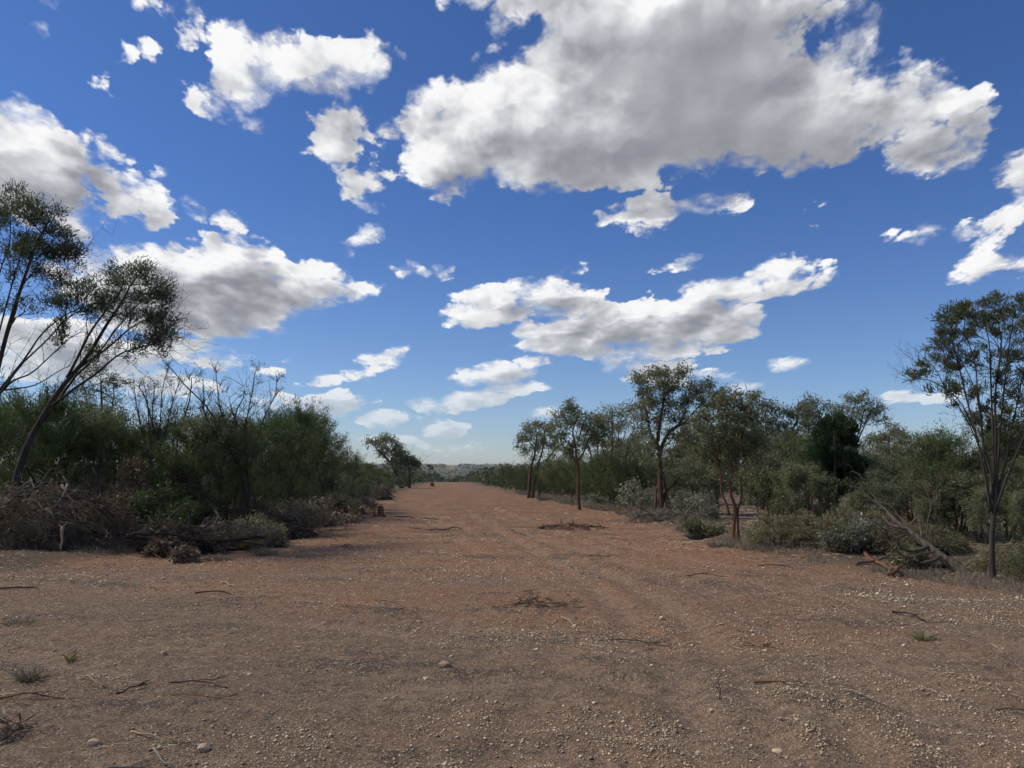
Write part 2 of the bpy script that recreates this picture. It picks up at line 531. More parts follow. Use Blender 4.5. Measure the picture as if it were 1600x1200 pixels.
def leaf_mat(name, dark, mid, pale, trans=0.3, rough=0.55, glow=(1.3, 1.5, 0.7)):
    m, q = new_mat(name)
    at_ = q.n('ShaderNodeAttribute', dict(attribute_name='tint'))
    info = q.n('ShaderNodeObjectInfo')
    f = q.math('ADD', at_.outputs['Fac'], q.math('MULTIPLY_ADD', info.outputs['Random'], 0.44, -0.22))
    ramp = q.n('ShaderNodeValToRGB', i0=f)
    cr = ramp.color_ramp
    cr.elements[0].color, cr.elements[1].color = (*dark, 1), (*pale, 1)
    e = cr.elements.new(0.5)
    e.color = (*mid, 1)
    pr = q.n('ShaderNodeBsdfPrincipled', Base_Color=ramp.outputs[0], Roughness=rough)
    pr.inputs['Specular IOR Level'].default_value = 0.35
    tr = q.n('ShaderNodeBsdfTranslucent', Color=q.mix(0.5, ramp.outputs[0], (mid[0] * glow[0], mid[1] * glow[1], mid[2] * glow[2])))
    mx = q.n('ShaderNodeMixShader', i0=trans, i1=pr.outputs[0], i2=tr.outputs[0])
    q.n('ShaderNodeOutputMaterial', Surface=mx.outputs[0])
    MATS[name] = m
    return m

def bark_mat(name, c1, c2, c3, scale=9.0, stretch=0.16, bump=0.5):
    m, q = new_mat(name)
    tc = q.n('ShaderNodeTexCoord').outputs['Object']
    v = q.vmath('MULTIPLY', tc, (1, 1, stretch))
    n1 = q.noise(v, scale, 5, 0.65)
    n2 = q.noise(tc, 1.3, 3, 0.5)
    ramp = q.n('ShaderNodeValToRGB', i0=n1)
    cr = ramp.color_ramp
    cr.elements[0].position, cr.elements[0].color = 0.3, (*c1, 1)
    cr.elements[1].position, cr.elements[1].color = 0.72, (*c2, 1)
    col = q.mix(q.maprange(n2, 0.45, 0.65), ramp.outputs[0], c3)
    b = q.n('ShaderNodeBump', Strength=bump, Distance=0.03, Height=n1)
    pr = q.n('ShaderNodeBsdfPrincipled', Base_Color=col, Roughness=0.9, Normal=b.outputs[0])
    pr.inputs['Specular IOR Level'].default_value = 0.15
    q.n('ShaderNodeOutputMaterial', Surface=pr.outputs[0])
    MATS[name] = m
    return m

leaf_mat('gum leaf', (.072, .086, .050), (.140, .156, .090), (.24, .25, .16), 0.38)
leaf_mat('mulga leaf', (0.046, 0.058, 0.029), (0.081, 0.098, 0.044), (0.143, 0.156, 0.078))
leaf_mat('sheoak leaf', (0.036, 0.062, 0.023), (0.068, 0.101, 0.036), (0.124, 0.150, 0.058))
leaf_mat('cypress leaf', (.024, .046, .022), (.046, .080, .036), (.085, .125, .058), trans=0.25)
leaf_mat('dead leaf', (.070, .050, .034), (.135, .100, .066), (.24, .185, .125), 0.2, glow=(1.1, 1, .9))
leaf_mat('olive leaf', (.085, .085, .044), (.165, .155, .088), (.27, .25, .155))
leaf_mat('silver leaf', (.085, .090, .068), (.165, .170, .130), (.29, .29, .24))
leaf_mat('yellow leaf', (.085, .075, .02), (.16, .14, .04), (.24, .21, .07))
leaf_mat('dry grass', (.11, .095, .07), (.19, .165, .125), (.30, .26, .20), trans=0.2, glow=(1.1, 1, .9))
leaf_mat('far leaf', (.040, .055, .032), (.070, .088, .050), (.11, .13, .075))
bark_mat('dark bark', (.030, .026, .024), (.085, .072, .062), (.055, .048, .042))
bark_mat('gum bark', (.045, .026, .018), (.16, .085, .052), (.13, .10, .078))
bark_mat('grey wood', (.10, .088, .078), (.26, .23, .20), (.19, .17, .15))
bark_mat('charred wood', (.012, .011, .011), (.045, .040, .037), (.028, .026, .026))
bark_mat('pale wood', (.20, .14, .09), (.42, .31, .20), (.36, .27, .18))
bark_mat('red wood', (.075, .034, .02), (.22, .105, .06), (.15, .085, .056))
bark_mat('brown stick', (.060, .043, .029), (.165, .117, .076), (.115, .082, .054))
bark_mat('weathered trunk', (.050, .042, .035), (.17, .145, .12), (.105, .085, .068), 14, .1, .8)

def ground_mat():
    m, q = new_mat('red dirt')
    pos = q.n('ShaderNodeNewGeometry').outputs['Position']
    strip = q.n('ShaderNodeAttribute', dict(attribute_name='strip')).outputs['Fac']
    worn = q.n('ShaderNodeAttribute', dict(attribute_name='worn')).outputs['Fac']
    flat = q.vmath('MULTIPLY', pos, (1, 1, 0))
    streak = q.vmath('MULTIPLY', pos, (0.45, 1, 0))
    big = q.noise(streak, 0.16, 4, 0.6)
    mid = q.noise(streak, 0.9, 5, 0.62)
    fine = q.noise(flat, 7.0, 6, 0.7)
    grit = q.noise(flat, 55.0, 3, 0.6)
    sp = q.n('ShaderNodeSeparateXYZ', Vector=pos)
    # greyer gravel near by, redder clean dirt further down the cleared line
    redder = q.maprange(sp.outputs[1], 5.0, 24.0, 0.0, 0.36)
    red = q.maprange(q.math('ADD', big, redder), 0.46, 0.74)
    col = q.mix(red, (.172, .121, .083), (.272, .132, .068))
    rag = q.math('MULTIPLY_ADD', q.math('SUBTRACT', fine, 0.5), 0.75, q.math('MULTIPLY_ADD', q.math('SUBTRACT', q.noise(flat, 2.6, 4, 0.6), 0.5), 0.5, mid))
    col = q.mix(q.math('MULTIPLY', q.maprange(q.math('ADD', rag, q.maprange(sp.outputs[1], 9.0, 30.0, 0.0, 0.05)), 0.53, 0.66), 0.9), col, (.070, .055, .044))
    col = q.mix(q.math('MULTIPLY', q.maprange(rag, 0.42, 0.27), 0.6), col, (.27, .195, .145))
    col = q.mix(q.math('MULTIPLY', worn, 0.6), col, (.29, .20, .14))
    # litter-dark soil off the strip
    litter = q.mix(q.maprange(fine, 0.4, 0.62), (.060, .048, .036), (.135, .105, .078))
    col = q.mix(strip, litter, col)
    far = q.maprange(sp.outputs[1], 180.0, 420.0)
    wood = q.mix(q.maprange(q.noise(flat, 0.02, 4, 0.6), 0.42, 0.58), (.042, .055, .034), (.075, .088, .055))
    col = q.mix(q.math('MULTIPLY', far, q.math('SUBTRACT', 1.0, strip)), col, wood)
    col = q.mix(q.maprange(fine, 0.42, 0.66, 0.0, 0.6), col, (.072, .056, .046))
    col = q.mix(q.maprange(grit, 0.55, 0.66, 0.0, 0.7), col, (.42, .34, .27))
    crumb = q.noise(flat, 24.0, 5, 0.75)
    col = q.mix(q.maprange(crumb, 0.50, 0.66, 0.0, 0.6), col, (.055, .043, .036))
    col = q.mix(q.maprange(crumb, 0.47, 0.36, 0.0, 0.45), col, (.31, .225, .165))
    # pebbles too small or too far off to model singly
    v2 = q.n('ShaderNodeTexVoronoi', Vector=flat, Scale=62.0)
    s2 = q.n('ShaderNodeSeparateColor', Color=v2.outputs['Color'])
    p2 = q.math('MULTIPLY', q.math('LESS_THAN', v2.outputs['Distance'], 0.32), q.math('GREATER_THAN', q.math('MULTIPLY_ADD', mid, 0.9, s2.outputs[0]), 1.22))
    col = q.mix(q.math('MULTIPLY', p2, strip), col, q.mix(s2.outputs[1], (.30, .225, .17), (.60, .51, .41)))
    vo = q.n('ShaderNodeTexVoronoi', Vector=flat, Scale=26.0)
    sv = q.n('ShaderNodeSeparateColor', Color=vo.outputs['Color'])
    peb = q.math('MULTIPLY', q.math('LESS_THAN', vo.outputs['Distance'], 0.34), q.math('GREATER_THAN', q.math('ADD', sv.outputs[0], q.math('MULTIPLY', mid, 0.7)), 1.04))
    peb = q.math('MULTIPLY', peb, q.maprange(sp.outputs[1], 5.0, 14.0, 0.3, 1.0))
    pcol = q.mix(sv.outputs[1], (.26, .19, .15), (.56, .48, .41))
    col = q.mix(q.math('MULTIPLY', peb, strip), col, pcol)
    h = q.math('ADD', q.math('MULTIPLY', fine, 0.7), q.math('MULTIPLY_ADD', grit, 0.25, q.math('MULTIPLY', peb, 0.25)))
    h = q.math('ADD', q.math('MULTIPLY_ADD', mid, 0.8, h), q.math('MULTIPLY_ADD', crumb, 0.45, q.math('MULTIPLY', p2, 0.12)))
    b = q.n('ShaderNodeBump', Strength=1.0, Distance=0.06, Height=h)
    pr = q.n('ShaderNodeBsdfPrincipled', Base_Color=col, Roughness=0.95, Normal=b.outputs[0])
    pr.inputs['Specular IOR Level'].default_value = 0.1
    q.n('ShaderNodeOutputMaterial', Surface=pr.outputs[0])
    return m

def stone_mat(name, lo, hi):
    m, q = new_mat(name)
    at_ = q.n('ShaderNodeAttribute', dict(attribute_name='tint')).outputs['Fac']
    tc = q.n('ShaderNodeTexCoord').outputs['Object']
    n = q.noise(tc, 30, 4, 0.6)
    ramp = q.n('ShaderNodeValToRGB', i0=at_)
    cr = ramp.color_ramp
    cr.elements[0].color, cr.elements[1].color = (*lo, 1), (*hi, 1)
    e = cr.elements.new(0.5)
    e.color = (.52, .41, .28, 1)
    col = q.mix(q.math('MULTIPLY', n, 0.35), ramp.outputs[0], (.22, .15, .11))
    b = q.n('ShaderNodeBump', Strength=0.5, Distance=0.01, Height=n)
    pr = q.n('ShaderNodeBsdfPrincipled', Base_Color=col, Roughness=0.8, Normal=b.outputs[0])
    pr.inputs['Specular IOR Level'].default_value = 0.25
    q.n('ShaderNodeOutputMaterial', Surface=pr.outputs[0])
    MATS[name] = m
    return m
stone_mat('quartz pebble', (.22, .15, .10), (.86, .75, .56))
stone_mat('brown rock', (.24, .165, .115), (.36, .27, .20))

# ------------------------------------------------------------------ ground
def build_ground():
    nx = 540
    u = np.linspace(-1, 1, nx)
    xs = 3.0 * np.sinh(u * math.asinh(9000 / 3.0))
    ys = [4.0]
    while ys[-1] < 9000:
        ys.append(ys[-1] * 1.016)
    ys = np.array(list(np.linspace(-60, 3.2, 14)) + [3.6] + ys)
    X, Y = np.meshgrid(xs, ys)
    Z, M, W = terrain(X.ravel(), Y.ravel(), True)
    V = np.stack([X.ravel(), Y.ravel(), Z], 1)
    ny = len(ys)
    i = (np.arange(ny - 1)[:, None] * nx + np.arange(nx - 1)[None]).ravel()
    Q = np.stack([i, i + 1, i + 1 + nx, i + nx], 1)
    me = mk_mesh('ground', V, Q, None, ground_mat(), smooth=True, point_attrs=dict(strip=M, worn=W))
    tag(obj('ground', me), 'cleared strip of red gravelly dirt running to the horizon', None, None, 'structure')
build_ground()

# ------------------------------------------------------------------ loose stones
def rock_mesh(name, seed, mat, sx=1, sy=0.85, sz=0.65, sub=2):
    import bmesh
    bm = bmesh.new()
    bmesh.ops.create_icosphere(bm, subdivisions=sub, radius=1.0)
    r = np.random.default_rng(seed)
    planes = unit(r.normal(0, 1, (9, 3)))
    cut = r.uniform(0.62, 0.95, 9)
    for v in bm.verts:
        p = np.array(v.co)
        for n, c in zip(planes, cut):
            d = p @ n - c
            if d > 0:
                p = p - n * d
        p *= 1 + 0.05 * r.normal()
        v.co = (p[0] * sx, p[1] * sy, p[2] * sz)
    me = bpy.data.meshes.new(name)
    bm.to_mesh(me)
    bm.free()
    a = me.attributes.new('tint', 'FLOAT', 'FACE')
    a.data.foreach_set('value', np.full(len(me.polygons), r.uniform(0.1, 0.9), np.float32))
    me.materials.append(mat)
    return me

def build_gravel():
    r = np.random.default_rng(11)
    n = 365000
    y = 3.6 * np.exp(r.uniform(0, math.log(34 / 3.6), n))
    x = r.uniform(-0.74, 0.74, n) * y
    dens = sstep(fbm(x * 0.6, y, 0.55, 4, 31) + 0.45 * fbm(x, y, 2.0, 4, 33), -0.02, 0.22)
    dens = (0.09 + 0.91 * dens) * 0.72 * strip_mask(x, y)
    tr, worn = track_rut(x, y)
    keep = r.uniform(0, 1, n) < dens * (1 - 0.75 * worn) * np.clip(11 / y, 0, 1) ** 0.5
    x, y = x[keep], y[keep]
    z, _, _ = terrain(x, y, True)
    n = len(x)
    s = np.clip(r.lognormal(math.log(0.0058), 0.50, n), 0.0028, 0.028) * np.clip(y / 9, 0.85, 1.5)
    octa = np.array([[1, 0, 0], [0, 1, 0], [-1, 0, 0], [0, -1, 0], [0, 0, 1], [0, 0, -1]], float)
    V = octa[None] * r.uniform(0.65, 1.25, (n, 6, 1)) * s[:, None, None]
    V[:, :, 2] *= 0.62
    a = r.uniform(0, 6.283, n)
    ca, sa = np.cos(a)[:, None], np.sin(a)[:, None]
    V = np.stack([V[..., 0] * ca - V[..., 1] * sa, V[..., 0] * sa + V[..., 1] * ca, V[..., 2] + 0.25 * V[..., 0]], -1)
    V = V + np.stack([x, y, z + s * 0.3], 1)[:, None]
    f = np.array([[0, 1, 4], [1, 2, 4], [2, 3, 4], [3, 0, 4], [1, 0, 5], [2, 1, 5], [3, 2, 5], [0, 3, 5]])
    T = (f[None] + np.arange(n)[:, None, None] * 6).reshape(-1, 3)
    tint = np.repeat(np.clip(r.beta(1.3, 1.7, n), 0, 1), 8)
    me = mk_mesh('gravel', V.reshape(-1, 3), None, T, MATS['quartz pebble'], tint)
    tag(obj('gravel', me), 'pale quartz pebbles strewn over the red dirt', None, None, 'stuff')
build_gravel()

# ------------------------------------------------------------------ plants: generators
def nrm(r, s):
    return r.normal(0, s, 3)

def wobble(r, pts, amp):
    pts = np.array(pts, float)
    n = len(pts)
    k = np.linspace(0, 1, n)[:, None]
    o = sum(np.sin(k * f * 6.283 + r.uniform(0, 6.283, 3)) * r.normal(0, 1, 3) / f for f in (1, 2, 3.3))
    return pts + o * amp * np.sin(k * math.pi * 0.5) ** 0.5 * (k > 0)

def limb_radii(r0, r1, n, flare=0.0):
    t = np.linspace(0, 1, n)
    return r0 + (r1 - r0) * t ** 0.8 + flare * r0 * np.exp(-t * 12)

class Plant:
    def __init__(self, seed, leaf):
        self.r = np.random.default_rng(seed)
        self.stems, self.main = [], Wood()
        self.cap = 0
        self.nodes = []                   # (point, radius, direction, stem index)
        self.lv, self.lt, self.ln = [], [], 0
        self.leaf = leaf
    def stem(self, pts, r0, r1, n=14, amp=0.05, flare=0.5, k=7, own=True):
        p = wobble(self.r, densify(pts, n), amp)
        rad = limb_radii(r0, r1, n, flare)
        if own or not self.stems:
            self.stems.append(Wood())
        w = self.stems[-1]
        w.tube(p, rad, k)
        d = unit(np.gradient(p, axis=0))
        for i in range(n):
            self.nodes.append((p[i], rad[i], d[i], len(self.stems) - 1))
        return p
    def leaves(self, A, B, per, **kw):
        A, B = np.asarray(A, float), np.asarray(B, float)
        s = dict(self.leaf)
        s.update(kw)
        tone = s.pop('tone', 0.5)
        V, Q = leaf_arrays(self.r, A, B, per, s['spread'], s['L'], s['W'], s.get('fwd', .6), s.get('droop', 0), s.get('rand', 1), s.get('tlo', 0))
        self.lv.append(V)
        m = len(Q)
        clump = np.repeat(self.r.normal(tone, 0.13, len(A)), per)
        self.lt.append(np.clip(clump + self.r.normal(0, 0.14, m), 0, 1))
    def attach(self, c):
        m = len(self.nodes)
        if m > self.cap:
            self.np_ = np.array([n[0] for n in self.nodes])
            self.nr_ = np.array([n[1] for n in self.nodes])
            self.cap = m
        v = c - self.np_
        dist = np.sqrt((v * v).sum(1))
        cost = dist * (1.0 + 0.8 * np.maximum(0.0, 0.45 - v[:, 2] / (dist + 1e-6))) + np.where(self.nr_ < 0.012, 0.4, 0)
        return self.nodes[int(cost.argmin())]
    def clump(self, c, rad, twigs, per, sag=0.1, limb=True, twig_r=0.010, shell=0.55, tone=None, bare=0.0, **kw):
        """a limb to the clump's heart, twigs fanning out of it, leaves round their ends"""
        r = self.r
        c, rad = np.asarray(c, float), np.asarray(rad, float)
        p, pr, d, si = self.attach(c)
        w = self.stems[si]
        heart = c - np.array([0, 0, rad[2] * 0.35])
        L = np.linalg.norm(heart - p)
        mid = p + (d * 0.55 + unit(heart - p) * 0.45) * L * 0.5 + nrm(r, 0.07 * L)
        path = wobble(r, bez(p, mid, heart, 9), 0.05 * L)
        r0 = min(pr * 0.62, 0.014 + 0.022 * L + 0.008 * rad.mean())
        lr = limb_radii(r0, max(0.35 * r0, twig_r), 9)
        if limb:
            w.tube(path, lr, 5)
            dd = unit(np.gradient(path, axis=0))
            for i in range(3, 9):
                self.nodes.append((path[i], lr[i], dd[i], si))
        A, B = [], []
        for i in range(twigs):
            u = unit(r.normal(0, 1, 3)) * r.uniform(shell, 1.0) ** 0.6
            if u[2] < -0.35:
                u[2] *= -0.6
            tip = c + u * rad
            s = path[int(r.integers(5, 9))]
            l2 = np.linalg.norm(tip - s)
            m2 = (s + tip) / 2 + np.array([0, 0, l2 * 0.12]) + nrm(r, l2 * 0.10)
            tw = bez(s, m2, tip, 5)
            w.tube(tw, limb_radii(twig_r, twig_r * 0.35, 5), 3)
            if r.uniform() >= bare:
                A += [tw[2], tw[3]]
                B += [tw[3], tw[4]]
        if per and A:
            t = dict(kw)
            if tone is not None:
                t['tone'] = tone
            self.leaves(A, B, max(1, per // 2), **t)
    def spray(self, c, rad, n, per, sats=5, twig_r=.008, tone=.5, sag=.35, reach=1.5):
        """an uneven mass: a loose heart with smaller tufts round it that break up the outline"""
        r = self.r
        c, rad = np.asarray(c, float), np.asarray(rad, float)
        self.clump(c + nrm(r, .15) * rad, rad * .8, max(4, int(n * .6)), per, twig_r=twig_r, tone=tone)
        for k in range(sats):
            o = unit(r.normal(0, 1, 3)) * r.uniform(.75, reach)
            o[2] -= sag
            self.clump(c + o * rad, rad * r.uniform(.3, .55), max(4, n // 5), per, twig_r=twig_r * .8, tone=tone + r.normal(0, .09))
    def twiggy(self, n, L, r0=.006, lo=0.3, up=.9):
        """fine bare twigs along the limbs"""
        r = self.r
        zs = max(p[2] for p, _, _, _ in self.nodes)
        pick = [k for k in self.nodes if lo * zs < k[0][2] < .8 * zs and k[1] < .06]
        for i in range(n):
            p, pr, d, si = pick[int(r.integers(len(pick)))]
            e = unit(d * .7 + nrm(r, .45) + [0, 0, up * .5])
            l = L * r.uniform(.4, 1.2)
            t = wobble(r, np.stack([p + e * l * k + np.array([0, 0, .15 * l * k * k]) for k in np.linspace(0, 1, 5)]), .06 * l)
            self.stems[si].tube(t, limb_radii(min(r0, pr), .002, 5), 3)
            for _ in range(2):
                s = t[int(r.integers(2, 4))]
                self.stems[si].tube(np.stack([s, s + unit(e + nrm(r, .5)) * l * .2, s + unit(e + nrm(r, .4)) * l * .42]), [r0 * .55, r0 * .4, .0015], 3)
    def finish(self, bark, leafmat, mesh_only=False):
        ms = [w.mesh('stem', MATS[bark]) for w in self.stems]
        lm = None
        if self.lv:
            V = np.concatenate(self.lv)
            lm = mk_mesh('crown', V, np.arange(len(V)).reshape(-1, 4), None, MATS[leafmat], np.concatenate(self.lt))
        return ms, lm

def place(name, meshes, label, cat, group=None, loc=(0, 0, 0), rz=0.0, sc=1.0, crown='crown', stem='trunk'):
    ms, lm = meshes
    e = bpy.data.objects.new(name, None)
    COL.objects.link(e)
    e.location, e.rotation_euler = loc, (0, 0, rz)
    e.scale = (sc, sc, sc) if np.isscalar(sc) else sc
    e.empty_display_size = 0.2
    tag(e, label, cat, group)
    for m in ms:
        obj(stem, m, e)
    if lm is not None:
        tag(obj(crown, lm, e), kind='stuff')
    return e

GUM = dict(spread=.10, L=.15, W=.040, fwd=.25, droop=-.55, rand=1.0)
MULGA = dict(spread=.045, L=.105, W=.020, fwd=1.0, droop=.35, rand=.8)
OAK = dict(spread=.055, L=.125, W=.016, fwd=.75, droop=.4, rand=.95)
BUSH = dict(spread=.07, L=.085, W=.030, fwd=.5, droop=-.1, rand=1.1)

def px_pts(seq, Y, base):
    """photo points (x, y, depth offset) to points relative to base"""
    return [at(a[0], a[1], Y + (a[2] if len(a) > 2 else 0)) - base for a in seq]

# ---- tree species used more than once (unit: metres, base at the origin)
def gum_tree(seed, H, spread, trunks=1, leafy=1.0, fork=0.42, clumps=13, leaf=None):
    p = Plant(seed, leaf or GUM)
    r = p.r
    for s in range(trunks):
        lean = r.normal(0, 0.07 * H, 2) + (np.array([math.cos(s * 2.4), math.sin(s * 2.4)]) * 0.06 * H if trunks > 1 else 0)
        b = np.array([r.normal(0, .12), r.normal(0, .12), -.15]) if trunks > 1 else np.array([0, 0, -.15])
        top = np.array([lean[0], lean[1], H * r.uniform(fork, fork + .12)])
        rr = 0.020 * H / (trunks ** 0.5)
        t = p.stem([b, (b + top) / 2 + nrm(r, .03 * H) * [1, 1, 0], top], rr, rr * .7, amp=.03 * H * .3)
        for k in range(3 if trunks == 1 else 2):
            a = r.uniform(0, 6.283) if k else s * 2.4
            e = top + np.array([math.cos(a) * spread * r.uniform(.3, .6), math.sin(a) * spread * r.uniform(.3, .6), H * r.uniform(.22, .42)])
            p.stem([top - [0, 0, .05], (top + e) / 2 + nrm(r, .06 * H), e], rr * .6, rr * .2, n=10, amp=.03 * H, flare=0, k=6, own=False)
    for i in range(clumps):
        a = r.uniform(0, 6.283)
        q = r.uniform(.15, 1) ** .6 * spread
        h = H * (0.93 - 0.30 * (q / spread) ** 2 * r.uniform(.5, 1.3) - r.uniform(0, .22))
        s = H * r.uniform(.075, .13)
        p.spray((math.cos(a) * q, math.sin(a) * q, h), (s * 1.15, s * 1.15, s * .85), int(15 * leafy), 14, 4, .008, r.uniform(.35, .62))
    return p.finish('gum bark', 'gum leaf')

def sheoak(seed, H, W, dens=1.0, leaf='sheoak leaf', bark='dark bark', spec=None, low=.10, shape=.8):
    """fine upright foliage to the ground on a thin dark stem"""
    p = Plant(seed, spec or OAK)
    r = p.r
    lean = r.normal(0, .05 * H, 2)
    st = p.stem([(0, 0, -.1), (lean[0] * .4, lean[1] * .4, H * .5), (lean[0], lean[1], H * .97)], .011 * H + .008, .008, n=16, amp=.03 * H, flare=.3, k=5)
    A, B = [], []
    n = int(46 * dens)
    for i in range(n):
        t = r.uniform(low, 1.0) ** 0.85
        s = st[min(15, int(t * 15.9))]
        a = r.uniform(0, 6.283)
        reach = W * (0.25 + 1.15 * math.sin(math.pi * min(1, (1 - t) * .75 + .12)) ** shape) * r.uniform(.45, 1.15)
        rise = reach * r.uniform(.5, 1.3)
        tip = s + np.array([math.cos(a) * reach, math.sin(a) * reach, rise])
        m = s + np.array([math.cos(a) * reach * .6, math.sin(a) * reach * .6, rise * .28])
        br = bez(s, m, tip, 6)
        p.stems[-1].tube(br, limb_radii(.010, .003, 6), 3)
        for k in range(1, 5):
            A.append(br[k]); B.append(br[k + 1])
            if k > 1:
                for _ in range(2):
                    A.append(br[k]); B.append(br[k] + unit(unit(br[k + 1] - br[k]) + nrm(r, .6) + [0, 0, .35]) * r.uniform(.15, .4) * min(1, W))
    p.leaves(A, B, int(11))
    return p.finish(bark, leaf)

def fan_tree(seed, H, spread, stems, leafy=True, bark='dark bark', leaf='mulga leaf', twigs=13, per=26, top=.66, bare=0.0, lean=(0, 0)):
    """many thin stems fanning from the foot, foliage only at the top"""
    p = Plant(seed, MULGA)
    r = p.r
    tips = []
    for s in range(stems):
        a = s * 2.399 + r.uniform(-.4, .4)
        q = spread * math.sqrt((s + .5) / stems) * r.uniform(.8, 1.1)
        e = np.array([math.cos(a) * q + lean[0], math.sin(a) * q + lean[1], H * r.uniform(.72, .95) * (1 - .12 * q / spread)])
        b = np.array([math.cos(a) * .07, math.sin(a) * .07, -.1])
        m = b + (e - b) * [.25, .25, .5]
        p.stem([b, m, e], (.010 if leafy else .013) * H * r.uniform(.6, 1.1), .010, n=12, amp=.02 * H, flare=.5, k=5)
        tips.append(e)
        for k in range(3):
            t = r.uniform(.45, .9)
            s0 = bez(b, m, e, 11)[int(t * 10)]
            e2 = s0 + np.array([r.normal(0, .16 * H), r.normal(0, .16 * H), H * r.uniform(.12, .3)])
            e2[2] = min(e2[2], H)
            p.stem([s0, (s0 + e2) / 2 + nrm(r, .02 * H), e2], .012, .004, n=7, amp=.02 * H, flare=0, k=4, own=False)
            tips.append(e2)
    for e in tips:
        s = H * r.uniform(.06, .10)
        p.clump(e + nrm(r, .03 * H), (s * 1.2, s * 1.2, s), twigs, per if leafy else 0, limb=False, twig_r=.006, bare=bare, tone=r.uniform(.3, .6))
    return p.finish(bark, leaf)

def bush(seed, H, W, leaf, bark='brown stick', clumps=18, per=18, spec=None, twigs=11):
    p = Plant(seed, spec or BUSH)
    r = p.r
    for s in range(5):
        a = s * 1.3 + r.uniform(0, .6)
        e = np.array([math.cos(a) * W * .55, math.sin(a) * W * .55, H * r.uniform(.5, .8)])
        p.stem([(0, 0, -.08), e * [.4, .4, .55] + nrm(r, .04), e], .022, .008, n=8, amp=.04, flare=.2, k=5, own=(s == 0))
    for i in range(clumps):
        a = r.uniform(0, 6.283)
        q = W * r.uniform(.05, 1) ** .55
        h = H * (0.9 * math.sqrt(max(0, 1 - (q / W) ** 2 * .85)) * r.uniform(.45, 1))
        s = .2 * min(H, W) * r.uniform(.7, 1.7)
        p.clump((math.cos(a) * q, math.sin(a) * q, max(h, .08)), (s * 1.2, s * 1.2, s), twigs, per, twig_r=.005, tone=r.uniform(.3, .7))
    return p.finish(bark, leaf)

ORD = ['first', 'second', 'third', 'fourth', 'fifth', 'sixth', 'seventh', 'eighth', 'ninth', 'tenth', 'eleventh', 'twelfth', 'thirteenth', 'fourteenth',
       'fifteenth', 'sixteenth', 'seventeenth', 'eighteenth', 'nineteenth', 'twentieth'] + ['twenty-' + o for o in ('first', 'second', 'third', 'fourth', 'fifth', 'sixth', 'seventh', 'eighth', 'ninth')] + ['thirtieth']

def row(name, protos, spots, label, cat, group, crown='crown', stem='trunk', depth_scale=True):
    """spots: x of the foot and y of the foot in photo pixels, y of the top; counted from the left"""
    spots = sorted(spots, key=lambda s: s[0])
    for i, (x, yb, yt) in enumerate(spots):
        me, h0 = protos[i % len(protos)]
        b = on_ground(x, yb)
        H = (yb - yt) / F_PX * b[1] * 1.0
        rr = np.random.default_rng(1000 + i + len(spots) * 37)
        place(name, me, label.replace('#', ORD[i]), cat, group, tuple(b - [0, 0, .03]), rr.uniform(0, 6.283), H / h0 * np.array([rr.uniform(.9, 1.15), rr.uniform(.9, 1.15), 1.0]), crown, stem)

